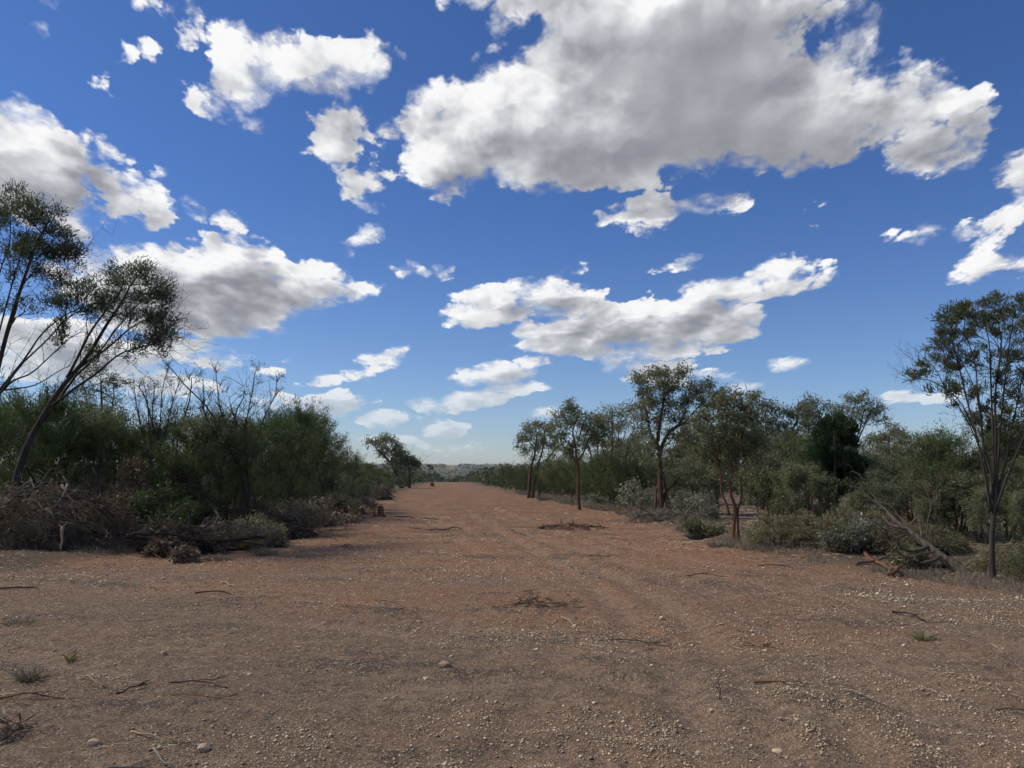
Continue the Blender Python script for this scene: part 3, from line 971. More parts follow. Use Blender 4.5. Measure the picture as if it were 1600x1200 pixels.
# ------------------------------------------------------------------ the two leaning wattles at the left
def leaning_trees():
    Y = 20.0
    # the tree that leans over the heap of branches
    b = on_ground(8, 846); b[1] = Y; b[2] = ground_z(b[0], Y)
    P = Plant(21, dict(MULGA, L=.12, W=.024, spread=.085))
    P.stem(px_pts([(6, 862), (35, 720), (75, 630), (130, 560), (175, 500), (205, 450)], Y, b), .105, .022, n=18, amp=.04, k=8)
    P.stem(px_pts([(75, 630), (130, 570, .4), (185, 530, .7), (225, 500, .8)], Y, b), .05, .014, own=False, flare=0)
    P.stem(px_pts([(70, 640), (120, 605, -.4), (190, 555, -.8), (250, 535, -1.0)], Y, b), .045, .012, own=False, flare=0)
    P.stem(px_pts([(105, 590), (140, 520, -.3), (185, 460, -.5), (195, 430, -.5)], Y, b), .04, .012, own=False, flare=0)
    P.stem(px_pts([(50, 680), (110, 600, .3), (150, 560, .6), (210, 480, .7), (235, 455, .8)], Y, b), .04, .012, own=False, flare=0)
    P.stem(px_pts([(60, 655), (90, 625, .5), (150, 600, .8), (200, 600, .8)], Y, b), .02, .006, own=False, flare=0)
    for (x, y, rx, ry, n, dy) in [(205, 425, 34, 22, 46, 0), (180, 440, 22, 18, 22, -.4), (238, 440, 28, 26, 40, .4), (228, 468, 34, 28, 50, 0), (252, 490, 24, 26, 40, .3), (240, 520, 26, 24, 36, -.3),
                                  (205, 500, 28, 22, 24, -.5), (262, 462, 14, 20, 18, .2), (215, 545, 28, 16, 16, -.6), (170, 470, 12, 14, 8, 0), (155, 560, 22, 16, 10, .5), (258, 540, 14, 12, 12, 0)]:
        s = Y / F_PX
        P.spray(at(x, y, Y + dy) - b, (rx * s, rx * s * 1.1, ry * s * 1.15), int(n * .85), 20, 5, .006, .42, .05, 1.4)
    P.twiggy(90, 1.3, .011, .3, 1.2)
    P.twiggy(150, .7, .007, .35)
    place('wattle_tree', P.finish('dark bark', 'mulga leaf'), 'dark wattle tree leaning right over the heap of branches, round leafy head', 'tree', None, tuple(b))
    # the larger one at the frame's edge
    Y = 18.5
    b = at(-75, 850, Y); b[2] = ground_z(b[0], Y)
    P = Plant(22, dict(MULGA, L=.12, W=.024, spread=.085))
    base = [(-75, 880), (-60, 760), (-30, 660)]
    P.stem(px_pts(base + [(0, 570), (30, 470), (60, 380), (75, 340)], Y, b), .10, .018, n=18, amp=.05, k=8)
    for k, tl in enumerate([[(10, 520, .3), (40, 440, .5), (95, 390, .6)], [(20, 590, -.4), (80, 520, -.8), (140, 475, -1.0)], [(-5, 500, .6), (5, 400, 1.0), (10, 330, 1.1)],
                            [(-20, 540, -.7), (-35, 430, -1.0), (-30, 330, -1.1)], [(40, 560, .5), (90, 500, .8), (150, 470, .9)], [(15, 600, .2), (70, 570, .2), (120, 520, .3)],
                            [(0, 610, .6), (50, 600, .8), (110, 575, .9)], [(-10, 560, -.2), (20, 430, -.3), (50, 350, -.4)]]):
        P.stem(px_pts([(-30 + k * 3, 660 - k * 8)] + tl, Y, b), .034, .009, own=False, flare=0, amp=.05)
    for (x, y, rx, ry, n, dy) in [(10, 322, 32, 26, 40, 1.0), (-30, 325, 34, 30, 30, -1.0), (50, 345, 36, 28, 52, -.3), (85, 365, 32, 24, 44, .3), (112, 385, 22, 20, 30, .5), (60, 385, 36, 24, 40, .2), (25, 375, 34, 26, 32, .8),
                                  (90, 410, 26, 20, 26, .5), (50, 420, 34, 22, 20, 0), (85, 440, 22, 14, 12, .4), (130, 465, 26, 15, 30, -.9), (148, 480, 14, 10, 14, -.8), (95, 475, 24, 12, 14, -.6), (40, 480, 30, 18, 10, -.4), (-20, 390, 34, 30, 20, -.9), (-70, 360, 40, 40, 30, 0), (100, 520, 20, 14, 8, .3)]:
        s = Y / F_PX
        P.spray(at(x, y, Y + dy) - b, (rx * s, rx * s * 1.1, ry * s * 1.15), int(n * .85), 20, 5, .006, .42, .05, 1.4)
    P.twiggy(90, 1.3, .011, .3, 1.2)
    P.twiggy(150, .7, .007, .35)
    place('wattle_tree', P.finish('dark bark', 'mulga leaf'), 'tall wattle tree with fan of bare stems at the far left edge', 'tree', None, tuple(b))
leaning_trees()

# ------------------------------------------------------------------ the many-stemmed wattle at the right
def right_wattle():
    b = on_ground(1552, 906)
    Y = b[1]
    P = Plant(31, dict(MULGA, L=.085, W=.016, spread=.035))
    P.stem(px_pts([(1552, 912), (1550, 860), (1553, 800), (1556, 740)], Y, b), .052, .030, n=12, amp=.01, k=8)
    stems = [[(1548, 800), (1535, 720), (1510, 620, .3), (1490, 540, .5), (1478, 520, .6)], [(1550, 780), (1540, 690), (1525, 590, -.3), (1505, 500, -.5)],
             [(1552, 760), (1552, 680), (1548, 560, .4), (1535, 490, .5)], [(1556, 760), (1565, 660), (1575, 560, -.3), (1580, 490, -.4)],
             [(1557, 780), (1575, 700), (1592, 620, .3), (1610, 520, .5)], [(1554, 770), (1556, 640, .2), (1562, 540, .2), (1560, 480, .2)],
             [(1556, 800), (1585, 720, -.4), (1610, 640, -.6), (1640, 550, -.7)], [(1552, 820), (1543, 740, .3), (1530, 640, .5), (1500, 570, .7)], [(1545, 740), (1515, 660, -.4), (1470, 590, -.7), (1450, 570, -.8)],
             [(1530, 690), (1500, 630, -.1), (1470, 600, 0), (1430, 590, 0), (1410, 600, 0)]]
    for k, s in enumerate(stems):
        P.stem(px_pts(s, Y, b), .026 if k < 8 else .012, .006, amp=.03, flare=.1, k=6, own=False)
    for (x, y, rx, ry, n, dy) in [(1545, 482, 34, 16, 52, .2), (1500, 495, 24, 16, 34, -.4), (1580, 490, 34, 20, 50, -.3), (1480, 515, 22, 14, 22, .5), (1525, 505, 30, 18, 34, .3), (1610, 515, 36, 28, 46, .4), (1560, 525, 34, 22, 30, 0),
                                  (1470, 540, 16, 14, 12, .6), (1448, 572, 20, 10, 16, -.8), (1500, 555, 20, 16, 12, .4), (1585, 560, 26, 22, 26, -.2), (1630, 570, 30, 30, 24, -.5), (1490, 585, 14, 14, 7, .6), (1600, 600, 22, 22, 18, .2), (1545, 590, 20, 18, 10, .4), (1578, 630, 20, 20, 12, .1), (1610, 655, 22, 20, 14, -.2), (1512, 618, 16, 16, 9, .4), (1478, 612, 12, 12, 6, -.5), (1565, 668, 16, 18, 8, .3), (1530, 655, 14, 16, 6, .5), (1595, 700, 18, 18, 9, .1)]:
        s = Y / F_PX
        P.spray(at(x, y, Y + dy) - b, (rx * s, rx * s * 1.1, ry * s * 1.2), int(n * .8), 22, 7, .004, .42, .25, 1.9)
    for (x, y, rx, ry, n, dy) in [(1425, 596, 26, 8, 14, 0), (1462, 600, 24, 16, 12, .2), (1500, 640, 20, 16, 10, .3)]:
        s = Y / F_PX
        P.clump(at(x, y, Y + dy) - b, (rx * s, rx * s, ry * s), n, 0, twig_r=.003)
    P.twiggy(150, .5, .004, .4)
    place('wattle_tree', P.finish('dark bark', 'mulga leaf'), 'many-stemmed wattle tree with leafy flat top at the right edge', 'tree', None, tuple(b))
right_wattle()

# ------------------------------------------------------------------ gums on the right, each built to its own shape
def hero_gum(seed, foot, stems, clumps, label, bark='gum bark', r0=.11, per=13, leaf=None, leafmat='gum leaf', tone=None, separate=False, twig_r=.009, back=0.0, name='gum_tree'):
    b = on_ground(*foot)
    if back:
        b[1] += back
        b[0] = (foot[0] - 800) / F_PX * b[1]
        b[2] = ground_z(b[0], b[1])
    Y = b[1]
    P = Plant(seed, leaf or GUM)
    for i, s in enumerate(stems):
        w = s[0]
        P.stem(px_pts(s[1:], Y, b) if i or back else [np.array([0, 0, -.15])] + px_pts(s[2:], Y, b), r0 * w, r0 * w * .35, n=14, amp=.05, flare=.15 if w >= .6 else 0, k=8 if w >= .6 else 6, own=(i == 0 or (separate and w >= .5)))
    sc = Y / F_PX
    for c in clumps:
        x, y, rx, ry, n = c[:5]
        dy = c[5] if len(c) > 5 else P.r.uniform(-.9, .9) * rx * sc * 1.5
        tn = tone if tone is not None else P.r.uniform(.35, .6)
        c0, rd = at(x, y, Y + dy) - b, np.array([rx * sc, rx * sc * 1.1, ry * sc])
        P.spray(c0, rd * 1.12, n, per, 6, twig_r, tn, .45, 1.9)
    P.twiggy(40, 30 * sc, twig_r * .8, .3)
    place(name, P.finish(bark, leafmat), label, 'tree', None, tuple(b))

hero_gum(41, (826, 779), [(1, (826, 785), (828, 740), (836, 705), (840, 680)), (.8, (832, 782), (838, 735), (848, 700), (852, 675)), (.7, (842, 780), (846, 742), (865, 705), (885, 690)), (.4, (836, 705), (826, 688), (818, 675))],
         [(812, 686, 11, 9, 14), (822, 672, 13, 10, 22), (838, 664, 13, 9, 22), (852, 670, 12, 10, 22), (836, 680, 14, 10, 18), (862, 684, 10, 9, 14), (850, 692, 12, 9, 12), (822, 700, 9, 8, 8), (880, 694, 11, 10, 12), (888, 708, 9, 8, 8), (866, 700, 9, 8, 7), (840, 706, 9, 8, 6)],
         'slim three-stemmed gum tree nearest the middle of the cleared line', r0=.15, leaf=dict(GUM, L=.22, W=.065, spread=.16), separate=True, twig_r=.012)
hero_gum(42, (906, 797), [(1, (906, 800), (903, 760), (902, 725), (900, 700)), (.55, (902, 725), (893, 710), (890, 695)), (.5, (902, 722), (915, 700), (922, 680)), (.5, (900, 700), (896, 670), (900, 650)), (.35, (903, 690), (912, 660), (925, 645))],
         [(876, 648, 11, 8, 18), (892, 640, 13, 9, 24), (908, 648, 13, 9, 22), (924, 652, 12, 10, 22), (898, 662, 14, 9, 20), (872, 664, 11, 8, 14), (936, 664, 10, 9, 18), (880, 682, 12, 10, 16), (905, 682, 12, 9, 12), (926, 678, 11, 10, 16), (888, 700, 9, 8, 8), (944, 680, 9, 8, 10)],
         'gum tree with single bare reddish trunk left of the big gum', r0=.115, leaf=dict(GUM, L=.19, W=.055, spread=.13))
hero_gum(43, (938, 792), [(1, (938, 800), (935, 750), (925, 715), (918, 690)), (.6, (935, 745), (950, 715), (970, 700)), (.5, (933, 725), (934, 695), (938, 670))],
         [(930, 665, 11, 9, 16), (945, 655, 11, 8, 16), (955, 668, 11, 9, 14), (938, 685, 12, 9, 12), (965, 690, 10, 9, 10), (925, 705, 9, 8, 6)],
         'dark crooked gum tree between the bare-trunked gum and the big gum', r0=.13, leaf=dict(GUM, L=.19, W=.055, spread=.14), bark='dark bark', back=14)
hero_gum(44, (985, 795), [(1, (985, 805), (982, 760), (978, 720), (980, 690)), (.8, (1010, 735), (985, 705), (955, 695), (945, 700)), (.5, (978, 720), (965, 690), (955, 660), (958, 645)), (.5, (980, 690), (992, 668), (985, 650)), (.3, (960, 672), (970, 655), (978, 640))],
         [(952, 640, 11, 7, 12), (965, 648, 11, 8, 10), (982, 640, 11, 8, 13), (996, 652, 11, 9, 12), (972, 668, 10, 8, 7), (1000, 680, 12, 9, 10), (960, 715, 12, 9, 10), (985, 700, 13, 10, 10), (975, 735, 12, 9, 9), (998, 715, 11, 9, 9)],
         'open gum tree with twisted pale limbs just left of the big gum', r0=.12, leaf=dict(GUM, L=.19, W=.055, spread=.15), bark='grey wood', back=10, tone=.55)
hero_gum(45, (1035, 806), [(1, (1035, 812), (1033, 770), (1030, 725), (1028, 690)), (.45, (1024, 808), (1026, 765), (1030, 730)), (.4, (1044, 808), (1040, 770), (1034, 735)), (.42, (1050, 810), (1044, 780), (1036, 745)),
                            (.65, (1030, 712), (1040, 685), (1058, 665), (1072, 640)), (.6, (1028, 700), (1018, 680), (1010, 650), (1005, 620)), (.55, (1028, 690), (1032, 650), (1040, 610), (1045, 590)), (.4, (1040, 770), (1060, 745), (1075, 725), (1085, 715)), (.4, (1050, 672), (1075, 655), (1095, 630))],
         [(1000, 592, 14, 9, 26), (1020, 582, 14, 9, 26), (1040, 585, 14, 9, 26), (1062, 583, 14, 9, 26), (1005, 610, 15, 11, 26), (1028, 605, 16, 11, 26), (1052, 606, 16, 11, 30), (1078, 600, 13, 10, 22), (1092, 612, 13, 10, 22), (1108, 602, 11, 9, 16),
          (1000, 632, 15, 11, 22), (1022, 630, 16, 12, 28), (1048, 632, 17, 12, 30), (1072, 628, 16, 12, 28), (1098, 632, 14, 11, 22), (1118, 620, 12, 10, 16), (1006, 655, 15, 11, 20), (1060, 655, 16, 11, 22), (1085, 655, 15, 11, 20), (1030, 660, 13, 10, 12), (1008, 680, 13, 10, 12), (1060, 685, 14, 10, 12), (1082, 690, 13, 10, 12), (1014, 705, 11, 9, 8), (1078, 722, 12, 9, 10)],
         'largest gum tree on the right with massive shaggy red trunk', r0=.17, leaf=dict(GUM, L=.17, W=.048, spread=.12), separate=True)
hero_gum(46, (1144, 852), [(1, (1144, 858), (1146, 800), (1143, 765), (1145, 735)), (.6, (1154, 852), (1156, 800), (1155, 770), (1158, 740)), (.7, (1139, 805), (1130, 770), (1124, 740), (1126, 720)), (.5, (1145, 735), (1140, 690), (1130, 650)), (.5, (1145, 738), (1158, 690), (1165, 650)), (.4, (1126, 725), (1112, 690), (1105, 660))],
         [(1120, 632, 17, 11, 26), (1140, 622, 18, 11, 30), (1162, 632, 17, 12, 28), (1105, 650, 16, 12, 24), (1130, 652, 19, 13, 28), (1156, 656, 19, 13, 28), (1178, 650, 15, 12, 22), (1112, 676, 18, 13, 24), (1140, 682, 18, 13, 22), (1168, 682, 18, 13, 22), (1118, 702, 17, 12, 18), (1150, 708, 17, 12, 16), (1175, 710, 15, 12, 14), (1100, 700, 14, 11, 14), (1186, 690, 13, 11, 14), (1130, 728, 14, 10, 9)],
         'nearest gum tree with forked red-brown trunk at the strip edge', r0=.062, leaf=dict(GUM, L=.115, W=.034, spread=.085), separate=True, bark='red wood')
hero_gum(47, (1190, 806), [(1, (1190, 815), (1192, 760), (1200, 715), (1225, 690), (1245, 675)), (.6, (1192, 755), (1180, 700), (1175, 650), (1178, 630)), (.5, (1200, 715), (1200, 680), (1195, 640)), (.5, (1225, 690), (1245, 660), (1250, 640))],
         [(1178, 620, 12, 9, 22), (1192, 632, 13, 10, 20), (1210, 640, 13, 10, 20), (1228, 642, 13, 9, 20), (1246, 640, 13, 9, 22), (1258, 652, 12, 9, 18), (1222, 662, 14, 10, 18), (1200, 662, 13, 10, 18), (1240, 672, 13, 10, 16), (1180, 655, 12, 10, 14), (1215, 688, 13, 10, 12)],
         'gum tree with long limb sloping up right behind the nearest gum', r0=.13, leaf=dict(GUM, L=.17, W=.05, spread=.13), bark='dark bark', back=4)
hero_gum(48, (1285, 808), [(1, (1285, 815), (1280, 760), (1276, 715), (1268, 680)), (.5, (1276, 715), (1265, 690), (1262, 655)), (.5, (1270, 690), (1280, 660), (1285, 640))],
         [(1256, 632, 10, 8, 16), (1270, 630, 12, 8, 20), (1288, 634, 11, 8, 18), (1262, 648, 11, 9, 14), (1280, 650, 12, 9, 14), (1252, 664, 9, 8, 9), (1290, 662, 10, 8, 8)],
         'thin gum tree just left of the dark cypress pine', r0=.11, leaf=dict(GUM, L=.17, W=.05, spread=.13), bark='dark bark', back=8)
hero_gum(49, (1335, 806), [(1, (1335, 815), (1332, 760), (1328, 715), (1335, 680)), (.5, (1328, 715), (1345, 680), (1355, 650)), (.5, (1333, 690), (1325, 655), (1322, 635)), (.4, (1340, 680), (1350, 645), (1345, 628))],
         [(1312, 634, 10, 8, 14), (1328, 624, 12, 8, 20), (1346, 622, 12, 8, 20), (1362, 630, 11, 8, 18), (1370, 644, 10, 8, 14), (1340, 640, 12, 8, 13), (1356, 652, 11, 8, 12), (1322, 650, 10, 8, 10)],
         'airy round-headed gum tree rising behind the dark cypress pine', r0=.12, leaf=dict(GUM, L=.17, W=.05, spread=.13), bark='dark bark', back=9)
hero_gum(50, (1392, 815), [(1, (1392, 822), (1390, 770), (1388, 730), (1385, 690)), (.5, (1388, 720), (1400, 695), (1412, 680))],
         [(1375, 682, 11, 7, 14), (1392, 672, 12, 8, 16), (1408, 680, 10, 7, 12), (1380, 702, 12, 9, 14), (1398, 704, 12, 9, 14), (1388, 726, 12, 10, 14)],
         'small dark gum tree just right of the dark cypress pine', r0=.09, leaf=dict(GUM, L=.16, W=.045, spread=.12), bark='dark bark', back=2)
# left side and distance
hero_gum(51, (628, 763), [(1, (628, 766), (618, 738), (606, 718), (594, 704)), (.6, (612, 725), (622, 705), (620, 692)), (.5, (600, 712), (588, 700), (585, 690))],
         [(586, 692, 8, 6, 16), (598, 686, 9, 6, 20), (612, 690, 9, 6, 20), (622, 698, 8, 6, 16), (604, 702, 9, 7, 16), (618, 710, 8, 7, 16), (628, 708, 6, 6, 12), (612, 722, 9, 7, 14), (626, 724, 7, 6, 12)],
         'leaning gum tree at the end of the left thicket', r0=.30, leaf=dict(GUM, L=.45, W=.14, spread=.34), bark='dark bark', twig_r=.02)
hero_gum(52, (640, 763), [(1, (640, 765), (640, 740), (638, 724)), (.6, (640, 738), (645, 728), (646, 720))],
         [(634, 720, 5, 4, 12), (642, 716, 6, 4, 16), (648, 721, 5, 4, 12)],
         'small dark-topped gum right of the leaning gum', r0=.2, leaf=dict(GUM, L=.45, W=.14, spread=.3), bark='dark bark', twig_r=.02)
hero_gum(53, (152, 822), [(1, (152, 835), (156, 740), (158, 680), (157, 600)), (.5, (158, 680), (140, 640), (130, 600)), (.5, (158, 670), (175, 635), (180, 600))],
         [(128, 585, 18, 13, 22), (152, 575, 20, 12, 26), (176, 590, 16, 12, 20), (130, 612, 18, 13, 20), (158, 608, 18, 12, 20), (178, 622, 15, 12, 16), (140, 636, 16, 12, 14), (165, 645, 16, 12, 12), (130, 655, 15, 11, 10)],
         'dark upright gum tree behind the leaning wattle', r0=.10, leaf=dict(GUM, L=.12, W=.038, spread=.09), bark='dark bark', back=5, tone=.35)

GUMS = [(gum_tree(101, 6.0, 1.7, 1, clumps=15, leaf=dict(GUM, L=.19, W=.055, spread=.14)), 6.0), (gum_tree(102, 6.5, 1.9, 2, clumps=16, leaf=dict(GUM, L=.19, W=.055, spread=.14)), 6.5),
        (gum_tree(103, 5.5, 1.6, 1, clumps=14, fork=.5, leaf=dict(GUM, L=.19, W=.055, spread=.14)), 5.5)]
row('gum_tree', GUMS, [(866, 781, 708), (892, 783, 700), (952, 788, 690), (968, 786, 668), (1010, 790, 672), (1062, 792, 680), (1095, 790, 640), (1118, 792, 655), (1160, 793, 632), (1205, 794, 650), (1232, 795, 668), (1258, 796, 660), (1305, 796, 690), (1372, 798, 672),
    (1402, 799, 690), (1425, 800, 696), (1462, 802, 690), (1500, 802, 702), (1565, 803, 688), (1610, 803, 680)],
    'background gum tree showing between the nearer right trees, # from the left', 'tree', 'background gums on the right')
row('gum_tree', GUMS, [(30, 812, 622), (85, 812, 640), (205, 810, 650), (300, 806, 660), (440, 800, 668), (520, 788, 704), (556, 780, 718), (578, 776, 722), (660, 757, 733)],
    'background gum tree showing above the left thicket, # from the left', 'tree', 'background gums on the left')

# ------------------------------------------------------------------ bare wattles that stand above the left thicket
def bare_hero(seed, foot, stems, label, r0=.05):
    b = on_ground(*foot)
    Y = b[1]
    P = Plant(seed, MULGA)
    for i, s in enumerate(stems):
        P.stem([np.array([0, 0, -.1])] + px_pts(s, Y, b), r0 * (1 if i == 0 else .75), .010, n=16, amp=.07, flare=.3, k=6, own=(i == 0))
    P.twiggy(60, 1.0, .008, .45, 1.0)
    P.twiggy(130, .6, .0055, .5, .8)
    sc = Y / F_PX
    for s in stems:
        x, y = s[-1][0], s[-1][1]
        P.clump(at(x, y, Y) - b, np.array([16, 16, 14]) * sc, 12, 7, twig_r=.006, bare=.6, limb=False, tone=.5)
        P.clump(at(x + P.r.uniform(-14, 14), y + 22, Y) - b, np.array([14, 14, 12]) * sc, 9, 7, twig_r=.006, bare=.5, tone=.5)
    place('bare_wattle', P.finish('dark bark', 'mulga leaf'), label, 'tree', 'bare wattles', tuple(b))
bare_hero(121, (242, 838), [[(240, 740), (222, 660), (205, 600)], [(240, 740), (232, 650, .4), (222, 595, .6)], [(244, 740), (248, 660, -.3), (262, 572, -.5)], [(246, 730), (262, 660, .3), (285, 592, .5)], [(242, 750), (240, 670, -.5), (238, 605, -.7)]],
          'bare wattle spreading like a fan above the brown shrubs', .04)
bare_hero(122, (388, 838), [[(375, 740), (335, 660), (290, 600), (262, 566)], [(378, 720), (352, 650, .5), (335, 575, .7)], [(384, 720), (388, 640, -.3), (404, 572, -.5)], [(392, 730), (415, 650, .3), (434, 590, .5)], [(376, 735), (345, 690, -.4), (318, 640, -.6), (318, 590, -.7)]],
          'tallest bare wattle with long limb arching left over the thicket', .05)

# ------------------------------------------------------------------ cypress pine
def cypress():
    b = on_ground(1306, 842)
    b[1] += 1; b[0] = 506 / F_PX * b[1]; b[2] = ground_z(b[0], b[1])
    Y = b[1]; sc = Y / F_PX
    P = Plant(61, dict(spread=.06, L=.13, W=.03, fwd=.8, droop=.7, rand=.6))
    P.stem(px_pts([(1306, 830), (1306, 760), (1305, 670)], Y, b), .10, .02, n=12, amp=.03)
    for (x, y, rx, ry, n) in [(1292, 668, 10, 14, 26), (1312, 664, 11, 16, 30), (1328, 672, 10, 16, 28), (1282, 690, 13, 18, 34), (1304, 690, 14, 20, 36), (1326, 695, 13, 18, 36), (1284, 715, 15, 18, 34), (1306, 718, 15, 18, 36), (1330, 722, 14, 18, 36),
                              (1290, 740, 15, 16, 30), (1315, 745, 16, 16, 30), (1340, 745, 11, 16, 26), (1296, 765, 15, 14, 24), (1322, 768, 14, 14, 24), (1346, 728, 7, 10, 14), (1276, 705, 9, 12, 20)]:
        P.clump(at(x, y, Y + P.r.uniform(-.5, .5)) - b, (rx * sc * 1.15, rx * sc * 1.15, ry * sc * 1.1), int(n * 1.3), 44, twig_r=.006, tone=.45)
    place('cypress_pine', P.finish('dark bark', 'cypress leaf'), 'dense dark green cypress pine standing among the gums', 'tree', None, tuple(b))
cypress()

# ------------------------------------------------------------------ thickets
OAKS = [(sheoak(71, 3.2, .70, 1.1), 3.75), (sheoak(72, 3.4, .9, 1.35), 4.1), (sheoak(73, 3.0, .8, 1.2), 3.6), (sheoak(74, 3.6, .75, 1.2), 4.2), (sheoak(79, 3.4, .6, 1.2, low=.3, shape=.6), 4.0), (sheoak(70, 3.3, .8, 1.2, 'gum leaf', 'dark bark', dict(GUM, L=.11, W=.032, spread=.11)), 3.9)]
row('sheoak', OAKS, [(-60, 838, 612), (-15, 842, 618), (30, 840, 610), (62, 842, 625), (100, 840, 612), (135, 838, 640), (175, 838, 650), (210, 836, 672), (150, 838, 690), (250, 842, 684), (285, 842, 660), (312, 840, 645), (342, 838, 664), (365, 837, 672), (392, 834, 668)],
    'dark green sheoak behind the heap and logs, # from the left', 'tree', 'sheoaks behind the heap and logs')
row('sheoak', OAKS, [(412, 818, 655), (432, 815, 640), (455, 812, 634), (478, 808, 638), (497, 804, 652), (515, 800, 678), (530, 797, 700), (547, 792, 706), (560, 788, 716), (575, 783, 722), (590, 778, 730), (604, 774, 735)],
    'green sheoak in the row ending at the leaning gum, # from the left', 'tree', 'sheoaks in the left row')
SAP = [(sheoak(75, 2.9, .55, 1.0, 'gum leaf', 'brown stick', dict(GUM, L=.12, W=.036, spread=.11), low=.3), 3.3), (sheoak(76, 2.7, .62, 1.0, 'gum leaf', 'brown stick', dict(GUM, L=.12, W=.036, spread=.11), low=.25), 3.1)]
row('gum_sapling', SAP, [(330, 822, 700), (352, 824, 672), (425, 812, 720), (470, 806, 726), (510, 800, 730), (545, 790, 744)], 'grey-green gum sapling in front of the left sheoaks, # from the left', 'tree', 'gum saplings on the left')
row('sheoak', OAKS, [(x, yb, yt - 26) for x, yb, yt in [(1215, 824, 722), (1245, 830, 700), (1272, 826, 735), (1362, 830, 735), (1418, 836, 716), (1440, 842, 700), (1466, 846, 692), (1490, 842, 708), (1512, 848, 700), (1532, 846, 716), (1575, 850, 690), (1600, 846, 672), (1630, 850, 690), (1665, 850, 680), (1585, 856, 740), (1478, 850, 745)]],
    'green sheoak in the right thicket, # from the left', 'tree', 'sheoaks in the right thicket')
row('gum_sapling', SAP, [(1065, 802, 730), (1100, 806, 712), (1122, 815, 735), (1185, 826, 720), (1208, 832, 710), (1228, 838, 745), (1248, 842, 728), (1290, 840, 748), (1345, 846, 768), (1395, 850, 760), (1455, 855, 780), (1540, 862, 770), (1600, 870, 775)],
    'grey-green gum sapling in the right thicket, # from the left', 'tree', 'gum saplings on the right')
LOWB = [(sheoak(77, 1.8, .9, 1.0, 'sheoak leaf', 'brown stick', dict(OAK, L=.2, W=.02)), 1.8), (sheoak(78, 1.7, 1.0, 1.1, 'mulga leaf', 'brown stick', dict(OAK, L=.2, W=.02)), 1.7)]
row('regrowth_bush', LOWB, [(790, 768, 738), (806, 770, 740), (822, 773, 742), (846, 777, 742), (862, 779, 738), (878, 782, 740), (893, 784, 742), (915, 787, 740), (930, 789, 738), (946, 791, 741), (962, 793, 737), (978, 795, 740), (994, 797, 745), (1010, 798, 748), (1064, 802, 752)],
    'low olive regrowth bush under the right gums, # from the left', 'shrub', 'regrowth under the right gums')
row('gum_tree', GUMS, [(1080, 806, 705), (1112, 814, 690), (1200, 828, 690), (1222, 832, 702), (1238, 826, 676), (1262, 836, 712), (1282, 830, 700), (1352, 836, 700), (1378, 842, 716), (1404, 836, 708), (1432, 846, 722), (1452, 840, 690), (1472, 850, 726), (1500, 846, 700), (1524, 852, 722), (1580, 848, 690), (1605, 856, 712)],
    'slender young gum in the right thicket, # from the left', 'tree', 'young gums in the right thicket')
row('sheoak', OAKS, [(-40, 826, 622), (5, 828, 628), (48, 826, 620), (80, 828, 634), (118, 826, 628), (160, 825, 640), (192, 824, 652), (226, 823, 660), (258, 822, 656), (292, 821, 648), (326, 820, 640), (352, 818, 655), (380, 816, 650), (404, 814, 652), (424, 810, 648), (446, 808, 642), (468, 804, 640), (488, 801, 648), (506, 797, 668)],
    'sheoak at the back of the left thicket, # from the left', 'tree', 'sheoaks at the back of the left thicket')
DEADS = [(fan_tree(81, 3.8, 1.2, 4, False, 'dark bark', twigs=5), 3.8), (fan_tree(82, 4.0, 1.1, 5, False, 'dark bark', twigs=6), 4.0), (fan_tree(83, 3.6, 1.3, 4, True, 'dark bark', twigs=9, per=8, bare=.55), 3.6)]
row('bare_wattle', DEADS, [(262, 836, 570), (330, 832, 580), (548, 796, 680), (958, 790, 628)], 'almost leafless wattle tree with thin upswept twigs, # from the left', 'tree', 'bare wattles')
FINE = dict(BUSH, L=.07, W=.018, spread=.05, droop=.25)
BROWN = [(bush(85, 1.5, .65, 'dead leaf', per=34, spec=FINE), 1.5), (bush(86, 1.3, .7, 'dead leaf', per=34, spec=FINE), 1.3)]
row('dead_shrub', BROWN, [(172, 842, 728), (228, 842, 706), (262, 840, 728), (352, 834, 742), (392, 836, 770)], 'brown dead-leaved shrub behind the charred logs, # from the left', 'shrub', 'brown shrubs on the left')
OLIVE = [(bush(87, 1.2, .6, 'olive leaf', spec=dict(BUSH, L=.075, W=.022, spread=.09, droop=.15)), 1.2), (bush(88, 1.0, .65, 'olive leaf', spec=dict(BUSH, L=.075, W=.022, spread=.09, droop=.15)), 1.0)]
row('olive_shrub', OLIVE, [(1188, 862, 822), (1215, 866, 812), (1245, 868, 818), (1278, 872, 816), (1310, 864, 796), (1345, 868, 806), (1425, 878, 826), (1585, 912, 866)], 'olive-brown leafy shrub along the right edge, # from the left', 'shrub', 'olive shrubs on the right')
GREENB = [(bush(89, 1.3, .9, 'sheoak leaf', spec=dict(BUSH, L=.11, W=.022)), 1.3)]
row('green_shrub', GREENB, [(215, 846, 766), (250, 846, 758), (282, 846, 778)], 'dark green shrub behind the charred logs, # from the left', 'shrub', 'green shrubs on the left')
SILV = [(bush(90, 1.2, .5, 'silver leaf', 'grey wood', 14, 9, dict(BUSH, L=.10, W=.04, spread=.10)), 1.1), (bush(91, 1.0, .6, 'silver leaf', 'grey wood', 13, 9, dict(BUSH, L=.10, W=.04, spread=.10)), .9)]
row('silver_shrub', SILV, [(930, 793, 770), (1005, 803, 752), (1075, 812, 768), (1095, 815, 772), (1112, 822, 790)], 'silvery saltbush beside the right gums, # from the left', 'shrub', 'silver shrubs on the right')
